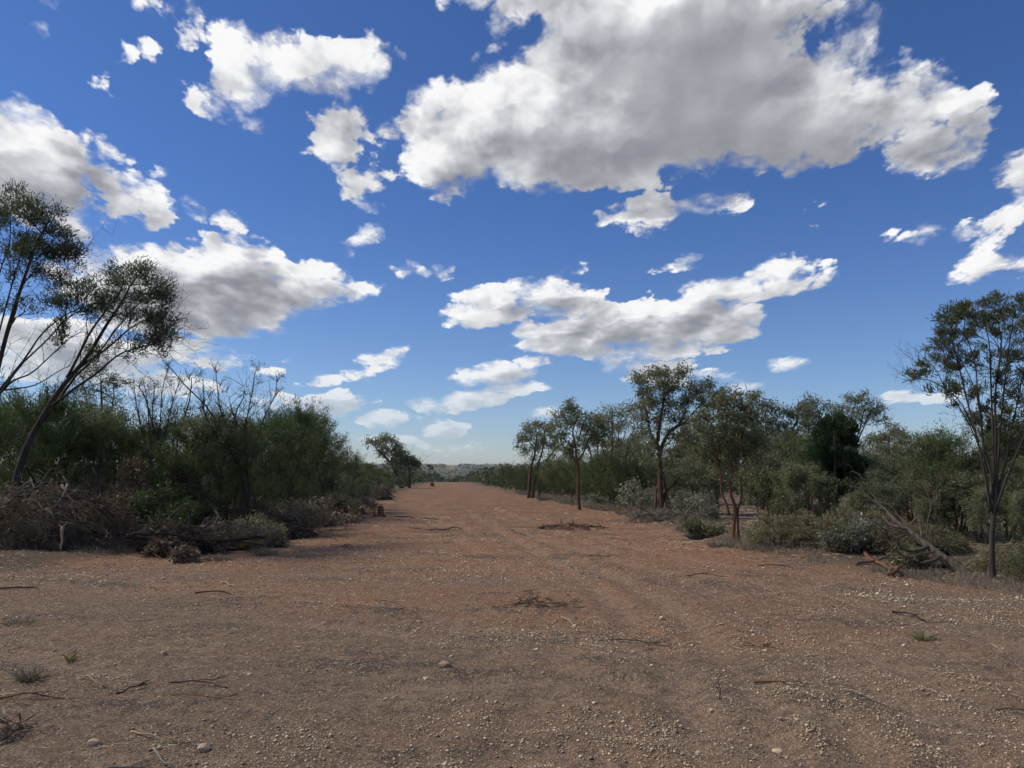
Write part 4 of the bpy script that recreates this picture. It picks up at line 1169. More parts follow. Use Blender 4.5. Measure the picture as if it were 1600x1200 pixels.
row('grey_shrub', [(bush(92, .8, .8, 'olive leaf', 'grey wood', 12, 12), .8), (bush(93, .7, .9, 'dead leaf', 'grey wood', 12, 10), .7)],
    [(392, 850, 800), (430, 838, 782), (462, 832, 780), (492, 826, 776), (522, 812, 772), (545, 802, 770), (566, 788, 760), (584, 779, 757)], 'thin greyish low shrub on the left verge, # from the left', 'shrub', 'verge shrubs on the left')
row('yellow_shrub', [(bush(94, .5, .4, 'yellow leaf', 'brown stick', 10, 30, dict(OAK, L=.14, W=.012)), .5)], [(418, 846, 820), (392, 862, 842)], 'yellow-green tufted shrub on the left verge, # from the left', 'shrub', 'yellow shrubs on the left')

# ------------------------------------------------------------------ woodland too far off to tell its trees apart
def far_woodland():
    r = np.random.default_rng(201)
    V, T = [], []
    def crowns(x, y, hgt, wid, n, size):
        m = len(x)
        z = terrain(x, y)
        u = unit(r.normal(0, 1, (m, n, 3))) * r.uniform(.5, 1, (m, n, 1)) ** .5
        u[..., 2] = u[..., 2] * .5 + .5
        c = np.stack([x, y, z], 1)[:, None] + u * np.stack([wid, wid, hgt], 1)[:, None]
        s = size[:, None, None] * r.uniform(.6, 1.4, (m, n, 1))
        d1 = unit(r.normal(0, 1, (m, n, 3))); d2 = unit(np.cross(d1, r.normal(0, 1, (m, n, 3))))
        q = np.stack([c - d1 * s, c + d2 * s * .8, c + d1 * s, c - d2 * s * .8], 2)
        V.append(q.reshape(-1, 3))
        t = np.repeat(r.normal(.5, .16, m), n) + r.normal(0, .1, m * n)
        T.append(np.clip(t, 0, 1))
    def off_strip(n, y0, y1, xr, p=1.0):
        y = y0 * np.exp(r.uniform(0, 1, n) ** p * math.log(y1 / y0))
        x = r.uniform(-1, 1, n) * xr * y - .04 * y
        k = strip_mask(x, y) < .15
        return x[k], y[k]
    x, y = off_strip(700, 62, 130, .62)
    crowns(x, y, r.uniform(1.4, 3.4, len(x)), r.uniform(.7, 1.5, len(x)), 80, np.full(len(x), .17))
    x, y = off_strip(1300, 125, 330, .6)
    crowns(x, y, r.uniform(1.8, 4.2, len(x)), r.uniform(1.0, 2.2, len(x)), 46, np.full(len(x), .32))
    x, y = off_strip(1700, 330, 1000, .62)
    crowns(x, y, r.uniform(3, 8.5, len(x)), r.uniform(2, 5, len(x)), 26, np.full(len(x), .9))
    x, y = off_strip(5000, 1000, 3350, .65)
    crowns(x, y, r.uniform(3, 7, len(x)), r.uniform(4, 9, len(x)), 7, np.full(len(x), 3.0))
    V_ = np.concatenate(V)
    me = mk_mesh('far_woodland', V_, np.arange(len(V_)).reshape(-1, 4), None, MATS['far leaf'], np.concatenate(T))
    tag(obj('far_woodland', me), 'distant scrub and low woodland reaching to the horizon', None, None, 'stuff')
far_woodland()

# ------------------------------------------------------------------ the heap of pushed-up branches at the left
def stick_pts(r, c, d, L, bend=.12, n=7):
    d = unit(d)
    pts = np.stack([c + d * L * t for t in np.linspace(-.5, .5, n)])
    return wobble(r, pts, bend * L)

def heap(name, label, centre, rx, ry, H, seed, n_branch, n_stick, n_leaf, leafmat, bark='brown stick', L=(.8, 2.4), rad=(.012, .036), twig=.005, foliage='dead_foliage', cat='branch heap'):
    r = np.random.default_rng(seed)
    e = bpy.data.objects.new(name, None)
    COL.objects.link(e)
    e.location = centre
    tag(e, label, cat)
    def top(x, y):
        q = (x / rx) ** 2 + (y / ry) ** 2
        return H * np.sqrt(np.clip(1 - q, 0, 1)) * (1 + .9 * fbm(x + 50, y, 2.6 / rx, 3, seed))
    if H > .45:      # soil core as filler, blackened to paint in shade between the branches
        g = np.linspace(-1, 1, 26)
        X, Y = np.meshgrid(g * rx, g * ry)
        Z = top(X.ravel(), Y.ravel()) * .55 - .10
        i = (np.arange(25)[:, None] * 26 + np.arange(25)[None]).ravel()
        me = mk_mesh('shade_core', np.stack([X.ravel(), Y.ravel(), Z], 1), np.stack([i, i + 1, i + 27, i + 26], 1), None, MATS['charred wood'], smooth=True)
        obj('shade_core', me, e)
    def spot():
        a, q = r.uniform(0, 6.283), r.uniform(0, 1) ** .33 * 1.02
        x, y = math.cos(a) * q * rx, math.sin(a) * q * ry
        return np.array([x, y, max(.04, float(top(np.array(x), np.array(y))))])
    def slope_dir(p):
        h = .08
        gx = (top(np.array(p[0] + h), np.array(p[1])) - top(np.array(p[0] - h), np.array(p[1]))) / (2 * h)
        gy = (top(np.array(p[0]), np.array(p[1] + h)) - top(np.array(p[0]), np.array(p[1] - h))) / (2 * h)
        a = r.normal(0, .6) + (math.pi if r.uniform() < .5 else 0)
        d = np.array([math.cos(a), math.sin(a), 0])
        d[2] = np.clip(d[0] * gx + d[1] * gy, -1.2, 1.2) + r.normal(0, .18)
        return unit(d)
    for k in range(n_branch):
        p = spot()
        ln = r.uniform(*L)
        w = Wood()
        rr = r.uniform(*rad)
        pts = stick_pts(r, p * [.85, .85, .98], unit(slope_dir(p) + nrm(r, .22)), ln, .06, 8)
        w.tube(pts, limb_radii(rr, rr * .35, 8), 6)
        for j in range(2):
            b0 = pts[r.integers(3, 7)]
            w.tube(wobble(r, np.stack([b0 + unit(slope_dir(p) + nrm(r, .5)) * ln * .3 * t for t in np.linspace(0, 1, 5)]), .03), limb_radii(rr * .4, .003, 5), 4)
        obj('branch', w.mesh('branch', MATS[['dark bark', 'brown stick', 'grey wood', 'brown stick', 'charred wood', 'dark bark', 'brown stick', 'grey wood', 'charred wood', 'pale wood'][k % 10]]), e)
    w = Wood()
    for k in range(n_stick):
        p = spot()
        ln = r.uniform(L[0] * .3, L[0] * .95)
        w.tube(stick_pts(r, p * [1, 1, r.uniform(.62, 1.08)], unit(slope_dir(p) + nrm(r, .38)), ln, .12, 4), limb_radii(twig * r.lognormal(.1, .55), twig * .4, 4), 3)
    tag(obj('brushwood', w.mesh('brushwood', MATS[bark]), e), kind='stuff')
    if n_leaf:
        A = np.stack([spot() * [1, 1, r.uniform(.6, 1.05)] for _ in range(n_leaf // 30)])
        B = A + np.stack([slope_dir(a) for a in A]) * .3
        Vv, Q = leaf_arrays(r, A, B, 30, .06, .14, .014, .9, -.2, .7)
        tag(obj(foliage, mk_mesh(foliage, Vv, Q, None, MATS[leafmat], np.clip(np.repeat(r.normal(.4, .15, len(A)), 30) + r.normal(0, .12, len(Q)), 0, 1)), e), kind='stuff')
    return e

c = on_ground(20, 872)
c[1] += .9
big = heap('branch_heap', 'tall tangled heap of dead branches at the left edge', tuple(c - [0, 0, .05]), 2.3, 1.5, 1.25, 301, 80, 1700, 7000, 'dead leaf', 'brown stick', twig=.0055)
def stake():      # the pale split stub standing in its face
    w = Wood()
    r = np.random.default_rng(5)
    Y = c[1] - 1.45
    for a, b_, r0, r1 in (((95, 860), (98, 822), .016, .03), ((97, 828), (93, 819), .022, .008), ((98, 828), (104, 815), .024, .006)):
        w.tube(wobble(r, np.linspace(at(*a, Y), at(*b_, Y), 6) - np.array(big.location), .01), limb_radii(r0, r1, 6), 6)
    obj('split_stub', w.mesh('split_stub', MATS['pale wood']), big)
stake()
heap('branch_heap', 'low tangle of dry twigs on the dirt in the middle of the strip', tuple(on_ground(845, 948)), .42, .22, .07, 302, 4, 55, 160, 'dead leaf', L=(.3, .7), rad=(.006, .012), twig=.003)
heap('branch_heap', 'dark charred mound of twigs right of the strip centre', tuple(on_ground(893, 826)), 1.1, .7, .11, 303, 3, 120, 400, 'dead leaf', 'charred wood', L=(.5, 1.0), rad=(.01, .02), twig=.007)
heap('branch_heap', 'grey brushwood heap beside the logs on the left verge', tuple(on_ground(455, 822)), 1.6, 1.1, .62, 305, 12, 600, 6000, 'dry grass', 'grey wood', L=(.7, 1.8), rad=(.014, .04))
heap('branch_heap', 'small dark knot of twigs at the lower left edge', tuple(on_ground(8, 1150)), .10, .07, .03, 306, 3, 30, 120, 'dead leaf', L=(.15, .4), rad=(.004, .008), twig=.002)
heap('branch_heap', 'brushwood heap under the uprooted tree on the right', tuple(on_ground(1440, 878) + [0, .5, 0]), 1.25, .75, .5, 307, 16, 520, 6000, 'olive leaf', L=(.6, 1.7), rad=(.01, .03), twig=.005)
heap('branch_heap', 'leafy cut brush at the foot of the right edge wattle', tuple(on_ground(1600, 900) + [0.1, .3, 0]), .8, .6, .4, 308, 8, 260, 5000, 'olive leaf', L=(.5, 1.2), rad=(.008, .02), twig=.004)
heap('branch_heap', 'fallen grey branches at the foot of the largest gum', tuple(on_ground(1045, 817)), 1.5, .6, .3, 309, 12, 260, 2500, 'dry grass', 'grey wood', L=(.9, 2.2), rad=(.012, .04), twig=.006)
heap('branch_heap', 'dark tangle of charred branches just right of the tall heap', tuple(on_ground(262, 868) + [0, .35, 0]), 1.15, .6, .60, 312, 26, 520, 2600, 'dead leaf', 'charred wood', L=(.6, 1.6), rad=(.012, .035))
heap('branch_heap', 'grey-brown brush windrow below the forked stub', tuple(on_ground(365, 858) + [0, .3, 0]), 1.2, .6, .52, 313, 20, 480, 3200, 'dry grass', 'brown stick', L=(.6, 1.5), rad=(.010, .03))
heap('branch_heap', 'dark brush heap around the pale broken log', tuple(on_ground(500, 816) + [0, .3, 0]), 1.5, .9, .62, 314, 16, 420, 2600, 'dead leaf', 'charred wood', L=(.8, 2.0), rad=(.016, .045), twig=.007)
heap('branch_heap', 'brown brush windrow left of the broken stump', tuple(on_ground(526, 803)), 1.25, 1.1, .6, 315, 14, 380, 2600, 'dead leaf', 'brown stick', L=(.9, 2.2), rad=(.018, .05), twig=.009)
heap('branch_heap', 'low brush windrow far along the left verge', tuple(on_ground(568, 781)), 2.2, 1.8, .8, 316, 12, 320, 2200, 'dead leaf', 'dark bark', L=(1.2, 2.6), rad=(.025, .06), twig=.013)
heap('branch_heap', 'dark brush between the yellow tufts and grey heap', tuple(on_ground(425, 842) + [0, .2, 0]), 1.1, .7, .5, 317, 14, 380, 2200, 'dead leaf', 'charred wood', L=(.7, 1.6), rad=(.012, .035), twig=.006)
heap('branch_heap', 'black brush between the logs and brown shrubs', tuple(on_ground(345, 842) + [0, .4, 0]), 1.1, .8, .75, 311, 14, 500, 2500, 'dead leaf', 'charred wood', L=(.7, 1.6), rad=(.014, .04))

# ------------------------------------------------------------------ logs, stump, uprooted tree
def log(name, label, pts, r0, r1, bark, cat='log', seed=0, twigs=3, lift=0.0, knots=True):
    """pts: photo points on the ground, each with a height above it in metres"""
    r = np.random.default_rng(seed + 900)
    P = []
    for (x, y, h) in pts:
        g = on_ground(x, y)
        P.append(g + [0, 0, h + r0 * .7 + lift])
    P = np.array(P)
    b = P[0].copy()
    e = bpy.data.objects.new(name, None)
    COL.objects.link(e)
    e.location = b
    tag(e, label, cat)
    path = wobble(r, densify(P - b, 14), (.02 if cat == 'stick' else .03) * np.linalg.norm(P[-1] - P[0]))
    w = Wood()
    rad = limb_radii(r0, r1, 14, .25) * (1 + .08 * r.normal(0, 1, 14))
    w.tube(path, rad, 9)
    stem_ = obj('trunk', w.mesh('trunk', MATS[bark]), e)
    flat_ = np.array([1, 1, .12 if cat == 'stick' else 1.0])
    for k in range(twigs):
        i = int(r.integers(5, 13))
        d = (np.array([1, 1, .15]) if cat == 'stick' else 1.0) * unit(path[min(13, i + 1)] - path[i] + nrm(r, .5) * np.linalg.norm(path[min(13, i + 1)] - path[i]) * 2 + [0, 0, .05])
        L = np.linalg.norm(P[-1] - P[0]) * r.uniform(.15, .4)
        w = Wood()
        q = wobble(r, np.stack([path[i] + d * L * t for t in np.linspace(0, 1, 6)]), .05 * L)
        w.tube(q, limb_radii(rad[i] * .45, .004, 6), 5)
        for _ in range(3):
            s0 = q[int(r.integers(2, 6))]
            w.tube(np.stack([s0, s0 + unit(d + nrm(r, .6) * flat_) * L * .2, s0 + unit(d + nrm(r, .5) * flat_) * L * .4]), limb_radii(rad[i] * .15 + .002, .002, 3), 4)
        obj('limb', w.mesh('limb', MATS[bark]), stem_)
    return e, path

log('fallen_log', 'long charred log lying across the left verge, uppermost', [(196, 872, .34), (290, 868, .32), (425, 862, .16)], .055, .03, 'charred wood', seed=1)
log('fallen_log', 'charred log ending in the yellow-green tuft', [(305, 868, .16), (360, 866, .10), (412, 862, .02)], .05, .03, 'charred wood', seed=3)
log('fallen_log', 'thin dark pole sloping over the charred logs', [(205, 876, .50), (320, 870, .36), (405, 866, .2)], .028, .014, 'charred wood', seed=4)
log('fallen_log', 'pale broken log sticking out of the left verge', [(470, 812, .25), (492, 808, .35), (517, 806, .55)], .085, .06, 'grey wood', seed=5, twigs=1)
log('fallen_log', 'grey log behind the grey brushwood heap', [(418, 820, .3), (440, 817, .28), (458, 818, .15)], .07, .05, 'grey wood', seed=6, twigs=2)
log('fallen_log', 'brown log pointing at the track beyond the pale broken log', [(528, 801, .2), (545, 798, .3), (556, 797, .4)], .07, .05, 'brown stick', seed=7, twigs=1)
log('fallen_log', 'short red-barked log left of the uprooted tree', [(1352, 872, .12), (1375, 890, .03), (1396, 900, 0)], .035, .04, 'red wood', seed=8, twigs=1)
log('fallen_log', 'long thin dead pole flat along the right verge', [(1215, 868, .05), (1270, 872, .08), (1335, 876, .06)], .022, .014, 'dark bark', seed=9, twigs=3)
log('fallen_log', 'grey forked pole at the foot of the largest gum', [(1005, 812, .02), (1035, 816, .15), (1062, 818, .05)], .035, .02, 'grey wood', seed=10, twigs=2)
log('fallen_log', 'pale pole lying on the red dirt below the largest gum', [(1018, 818, 0), (1035, 822, 0), (1060, 822, 0)], .03, .02, 'grey wood', seed=11, twigs=1)
log('broken_stub', 'forked pale stub standing up from the black brush', [(340, 846, 0), (342, 846, .5), (334, 846, .75)], .05, .03, 'grey wood', 'stub', seed=12, twigs=2)

log('fallen_log', 'grey trunk leaning left beside the uprooted tree', [(1476, 893, .02), (1432, 884, .35), (1388, 878, .72)], .05, .022, 'weathered trunk', seed=13, twigs=4)
log('fallen_log', 'dark branch low under the uprooted tree', [(1500, 896, .1), (1455, 888, .18), (1398, 882, .40)], .034, .014, 'dark bark', seed=14, twigs=5)
log('fallen_log', 'brown branch crossing in front of the uprooted tree', [(1338, 888, .02), (1400, 886, .2), (1462, 880, .55)], .026, .012, 'brown stick', seed=15, twigs=4)
log('fallen_log', 'thin grey pole propped behind the uprooted tree', [(1470, 880, .15), (1425, 872, .6), (1380, 868, .95)], .026, .012, 'weathered trunk', seed=16, twigs=4)

def uprooted():
    r = np.random.default_rng(77)
    root = on_ground(1502, 897)
    Y = root[1]
    e = bpy.data.objects.new('uprooted_tree', None)
    COL.objects.link(e)
    e.location = root
    tag(e, 'uprooted grey-brown tree lying aslant on the right, roots showing', 'tree')
    w = Wood()
    path = wobble(r, densify([at(1508, 898, Y) - root, at(1470, 868, Y + .2) - root, at(1432, 838, Y + .5) - root, at(1395, 808, Y + .8) - root, at(1366, 786, Y + 1.1) - root], 16), .02)
    rad = limb_radii(.095, .022, 16, .5)
    w.tube(path, rad, 10)
    stem_ = obj('trunk', w.mesh('trunk', MATS['weathered trunk']), e)
    limbs = [([(1450, 855, .3), (1418, 862, .2), (1400, 845, .1), (1386, 830, 0)], .045), ([(1470, 870, .1), (1440, 880, -.2), (1415, 868, -.4), (1390, 855, -.5)], .03), ([(1440, 845, .5), (1436, 800, .8), (1425, 770, 1.0)], .02), ([(1420, 828, .6), (1385, 825, .4), (1350, 835, .3)], .02),
             ([(1385, 800, .9), (1350, 770, 1.2), (1330, 760, 1.3)], .014), ([(1372, 790, 1), (1360, 765, 1.3), (1352, 750, 1.3)], .012), ([(1460, 862, .1), (1430, 868, -.2), (1395, 872, -.3), (1365, 868, -.4)], .018), ([(1445, 850, .5), (1455, 800, .7), (1450, 780, .8)], .013)]
    ends = []
    for s, r0 in limbs:
        w = Wood()
        p = wobble(r, densify([at(x, y, Y + d) - root for x, y, d in s], 9), .03)
        w.tube(p, limb_radii(r0, .006, 9), 6)
        for k in range(5):
            s0 = p[int(r.integers(3, 9))]
            d = unit(p[-1] - p[0]) + nrm(r, .5)
            w.tube(wobble(r, np.stack([s0 + unit(d) * t for t in np.linspace(0, r.uniform(.25, .6), 5)]), .02), limb_radii(.007, .002, 5), 4)
        obj('limb', w.mesh('limb', MATS['weathered trunk']), stem_)
        ends.append(p)
    for k in range(16):      # torn roots
        d = unit(np.array([.7, -.15, -.1]) + nrm(r, .55))
        L = r.uniform(.15, .45)
        w = Wood()
        w.tube(wobble(r, np.stack([path[0] + unit(path[0] - path[2]) * .02 + nrm(r, .05) + d * L * t + np.array([0, 0, -.1 * t * t]) for t in np.linspace(0, 1, 6)]), .04), limb_radii(r.uniform(.012, .03), .003, 6), 5)
        obj('root', w.mesh('root', MATS['red wood']), stem_)
uprooted()

def leafy_branch(name, label, px, Y_off, leaf, seed, n=9, r_=.22, rise=.35, spread=.6, spec=None):
    """a cut branch lying with its leaves on"""
    g = on_ground(*px)
    P = Plant(seed, spec or dict(BUSH, L=.09, W=.038, spread=.06))
    r = P.r
    P.stem([(spread, .1, .05), (spread * .3, 0, rise * .4), (-spread, .1, rise * .7)], .022, .008, n=9, amp=.04, k=6)
    for i in range(n):
        P.clump((r.uniform(-1.1, .6) * spread, r.uniform(-.4, .4) * spread, r.uniform(.1, 1) * rise), (r_, r_, r_ * .8), 9, 24, twig_r=.004, tone=r.uniform(.4, .7))
    place(name, P.finish('grey wood', leaf), label, 'branch', None, tuple(g + [0, Y_off, 0]), stem='stem', crown='leaves')
leafy_branch('fallen_branch', 'silver-leaved fallen branch left of the uprooted tree', (1330, 876), 0, 'silver leaf', 401, 12, .16, .4, .45)
leafy_branch('fallen_branch', 'second silver-leaved branch caught under the leaning trunk', (1395, 878), .6, 'silver leaf', 402, 8, .15, .6, .4)
leafy_branch('fallen_branch', 'olive-leaved branch lying below the sloping trunk', (1420, 890), 0, 'olive leaf', 403, 8, .14, .3, .4)
leafy_branch('fallen_branch', 'leafy cut branch below the nearest gum', (1105, 842), 0, 'olive leaf', 404, 10, .2, .35, .6)
leafy_branch('fallen_branch', 'brown withered branch on the charred logs', (300, 880), 0, 'dead leaf', 405, 5, .10, .2, .3)
leafy_branch('fallen_branch', 'withered brown branch leaning on the heap side', (238, 874), .2, 'dead leaf', 406, 5, .10, .25, .3)

def stump(label, px, H, r0, seed):
    r = np.random.default_rng(seed)
    g = on_ground(*px)
    e = bpy.data.objects.new('tree_stump', None)
    COL.objects.link(e)
    e.location = g
    tag(e, label, 'stump')
    k, n = 14, 7
    a = np.arange(k) * 2 * math.pi / k
    lob = 1 + .14 * np.sin(a * 3 + 1) + .08 * r.normal(0, 1, k)
    V = []
    for i in range(n):
        t = i / (n - 1)
        rr = r0 * lob * (1.35 - .45 * min(1, t * 3)) * (1 - .08 * t)
        z = -.05 + (H + .05) * t
        zz = z + (t > .99) * r.uniform(-.22, .12, k) * H
        V.append(np.stack([np.cos(a) * rr, np.sin(a) * rr, np.full(k, 0) + zz], 1))
    V = np.concatenate(V + [np.array([[0, 0, H * .72]])])
    i = np.arange(n - 1)[:, None] * k + np.arange(k)[None]
    j = np.arange(n - 1)[:, None] * k + (np.arange(k)[None] + 1) % k
    Q = np.stack([i, j, j + k, i + k], -1).reshape(-1, 4)
    top = (n - 1) * k
    T = np.stack([top + np.arange(k), top + (np.arange(k) + 1) % k, np.full(k, len(V) - 1)], 1)
    bole = obj('bole', mk_mesh('bole', V, Q, None, MATS['red wood']), e)
    obj('broken_top', mk_mesh('broken_top', V, None, T, MATS['dark bark']), bole)
    for q in range(5):
        w = Wood()
        b_ = q * 1.26 + r.uniform(-.3, .3)
        w.tube(np.array([[math.cos(b_) * s, math.sin(b_) * s, z] for s, z in ((r0 * .6, .10 * H), (r0 * 1.5, .03), (r0 * 2.4, -.04))]), [r0 * .35, r0 * .22, .01], 5)
        obj('root', w.mesh('root', MATS['red wood']), bole)
stump('broken reddish stump standing alone left of the strip centre', (594, 808), .46, .13, 3)
stump('low stub beside the broken stump', (585, 809), .2, .055, 4)
stump('short dark stump in the distance at the head of the strip', (675, 760), .7, .4, 5)

# ------------------------------------------------------------------ sticks lying on the dirt
STICKS = [
 ('pale dry stick on the dirt beside the straw tuft', [(120, 1062), (140, 1066), (160, 1075)], .009, 'pale wood', 2),
 ('dark forked twig right of the straw tuft', [(180, 1082), (210, 1076), (235, 1066)], .009, 'charred wood', 4),
 ('dark straight stick lying among the left pebbles', [(265, 1064), (310, 1067), (357, 1071)], .011, 'dark bark', 1),
 ('thin brown twig just below the dark straight stick', [(265, 1084), (310, 1088), (350, 1087)], .006, 'brown stick', 2),
 ('long brown stick lying in from the left edge', [(-20, 1094), (40, 1092), (100, 1089)], .012, 'red wood', 2),
 ('pale bent stick low on the left', [(205, 1140), (248, 1154), (312, 1155)], .007, 'pale wood', 1),
 ('thick pale curved stick at the bottom edge', [(240, 1164), (256, 1185), (275, 1196)], .013, 'grey wood', 1),
 ('flat grey stick along the bottom edge on the left', [(150, 1197), (190, 1194), (228, 1192)], .013, 'grey wood', 0),
 ('grey stick leaning on the knot of twigs', [(0, 1160), (22, 1150), (46, 1137)], .010, 'grey wood', 0),
 ('long thin twig bending toward the camera left of centre', [(580, 932), (618, 948), (640, 985)], .009, 'dark bark', 2),
 ('dark stick beyond the wheel marks on the left', [(305, 930), (342, 931), (380, 932)], .016, 'charred wood', 0),
 ('pale stick in front of the long brush heap', [(345, 909), (355, 913), (366, 919)], .016, 'pale wood', 0),
 ('dark pole on the dirt at the left edge', [(-20, 924), (20, 925), (62, 923)], .022, 'charred wood', 1),
 ('brown frayed stick lying right of centre', [(1177, 1065), (1240, 1071), (1312, 1080)], .014, 'brown stick', 3),
 ('pale hooked stick below the low tangle of twigs', [(878, 966), (888, 972), (903, 977)], .012, 'pale wood', 1),
 ('long dark twig in the gravel right of centre', [(920, 995), (1000, 1003), (1080, 1018)], .008, 'dark bark', 3),
 ('dark gnarled stick on the right slope', [(1395, 952), (1420, 958), (1446, 966)], .016, 'charred wood', 3),
 ('pale curved stick near the right edge', [(1530, 1012), (1548, 1010), (1566, 1018)], .010, 'pale wood', 1),
 ('brown stick entering from the right edge', [(1545, 1115), (1575, 1115), (1620, 1118)], .012, 'brown stick', 1),
 ('dark stick below the nearest gum', [(1070, 902), (1100, 901), (1136, 905)], .014, 'dark bark', 2),
 ('thin twig crossing the right wheel mark', [(1150, 1004), (1190, 1008), (1232, 1016)], .006, 'dark bark', 2),
 ('red-brown stick under the left verge', [(205, 868), (235, 872), (262, 878)], .016, 'red wood', 2),
 ('grey pole lying toward the stump', [(508, 840), (530, 850), (552, 862)], .022, 'dark bark', 2),
 ('grey pole below the left verge logs', [(452, 858), (480, 861), (516, 862)], .02, 'grey wood', 1),
 ('pale upturned chip of wood on the left dirt', [(466, 868), (468, 864), (472, 862)], .03, 'pale wood', 0),
 ('dark branch across the strip left of centre', [(640, 826), (680, 829), (722, 828)], .03, 'charred wood', 3),
 ('dark branch across the strip right of the broken stump', [(618, 808), (650, 811), (682, 812)], .035, 'charred wood', 2),
 ('small branch in the middle of the strip', [(795, 828), (808, 832), (822, 836)], .03, 'dark bark', 2),
 ('thin stick below the dark charred mound', [(905, 868), (935, 871), (968, 870)], .016, 'brown stick', 2),
 ('thin stick on the red dirt under the right verge', [(1180, 884), (1215, 886), (1255, 888)], .014, 'charred wood', 2),
]
for i, (lab, pts, rad, bark, tw) in enumerate(STICKS):
    rad *= .78
    log('dead_stick', lab, [(x, y, -rad * .5 + (.03 if k == 1 else 0)) for k, (x, y) in enumerate(pts)], rad, rad * .45, bark, 'stick', seed=40 + i, twigs=tw)
def upright_twig():
    g = on_ground(1124, 1103)
    w = Wood()
    r = np.random.default_rng(8)
    w.tube(wobble(r, densify([(0, 0, -.03), (.005, 0, .10), (.0, .01, .16), (.025, 0, .23)], 9), .006), limb_radii(.006, .002, 9), 5)
    w.tube(np.array([[0, 0, .10], [-.02, 0, .13], [-.03, .01, .15]]), [.003, .002, .001], 4)
    tag(obj('upright_twig', w.mesh('upright_twig', MATS['charred wood']), None, tuple(g)), 'thin dark twig standing upright in the right gravel', 'stick')
upright_twig()

# ------------------------------------------------------------------ rocks
for i, (lab, x, y, wpx) in enumerate([
    ('lone tan rock sitting left of the lower centre', 695, 1041, 19), ('small grey rock left of the lone tan rock', 256, 1026, 13), ('flat reddish rock low on the left', 146, 1158, 19),
    ('grey stone in the gravel at the bottom right of centre', 1215, 1172, 17), ('brown stone in the gravel left of the grey stone', 1092, 1172, 13), ('pale stone beside the upright twig', 1145, 1117, 13),
    ('small stone just right of the upright twig', 1112, 1113, 9), ('half-buried stone below the lone tan rock', 665, 1060, 11), ('dark clod above the lone tan rock', 705, 1026, 8), ('dark clod on the left gravel ridge', 655, 972, 8),
    ('buried flat stone low left of centre', 318, 1166, 22), ('stone on the far left gravel', 390, 1052, 9)]):
    g = on_ground(x, y)
    s = wpx / F_PX * g[1] / 2
    me = rock_mesh('rock', 500 + i, MATS['brown rock'], s * 1.05, s * .9, s * .6)
    o = obj('rock', me, None, tuple(g + [0, 0, s * .3]))
    o.rotation_euler = (0, 0, i * 1.7)
    tag(o, lab, 'rock', 'loose rocks on the dirt')

# ------------------------------------------------------------------ grass
def tuft(label, px, H, W, n, mat, seed, name='grass_tuft'):
    r = np.random.default_rng(seed)
    g = on_ground(*px)
    a = r.uniform(0, 6.283, n)
    q = np.sqrt(r.uniform(0, 1, n)) * W
    P = np.stack([np.cos(a) * q * .4, np.sin(a) * q * .4, np.full(n, -.01)], 1)
    D = unit(np.stack([np.cos(a) * q / W * .9, np.sin(a) * q / W * .9, np.full(n, .8)], 1) + r.normal(0, .25, (n, 3)))
    L = H * r.uniform(.5, 1.2, n)[:, None]
    S = unit(np.cross(D, r.normal(0, 1, (n, 3)))) * .004 * (H / .15) ** .5
    M = P + D * L * .55
    T = P + D * L + np.stack([D[:, 0], D[:, 1], -.6 * np.ones(n)], 1) * L * .25
    V = np.stack([P - S, P + S, M + S * .8, M - S * .8, T], 1).reshape(-1, 3)
    b = np.arange(n)[:, None] * 5
    me = mk_mesh(name, V, b + np.array([[0, 1, 2, 3]]), b + np.array([[3, 2, 4]]), MATS[mat], np.clip(np.tile(r.normal(.72, .2, n), 2), 0, 1))
    e = bpy.data.objects.new(name, None)
    COL.objects.link(e)
    e.location = g
    tag(e, label, 'grass tuft')
    tag(obj('blades', me, e), kind='stuff')
tuft('straw-coloured grass tuft near the left edge', (45, 1066), .17, .15, 130, 'dry grass', 1)
tuft('grey faded grass tuft at the left edge', (30, 978), .13, .32, 110, 'dry grass', 2)
tuft('small yellow plant above the straw tuft', (110, 1032), .14, .05, 40, 'yellow leaf', 3)
tuft('small green tuft on the right slope', (1442, 996), .16, .10, 120, 'olive leaf', 4)
tuft('pale spiky tuft before the grey brushwood heap', (548, 818), .45, .5, 260, 'dry grass', 5)
tuft('dry grass clump at the foot of the nearest gum', (1120, 856), .25, .4, 300, 'dry grass', 6)
tuft('dry grass clump left of the nearest gum', (1088, 842), .3, .5, 300, 'dry grass', 7)
tuft('dry grass clump under the slim three-stemmed gum', (850, 783), .6, .9, 300, 'dry grass', 8)
tuft('grey grass clump right of the charred logs', (415, 868), .25, .5, 300, 'dry grass', 9)
tuft('grey grass clump before the charred logs', (340, 876), .2, .5, 300, 'dry grass', 10)

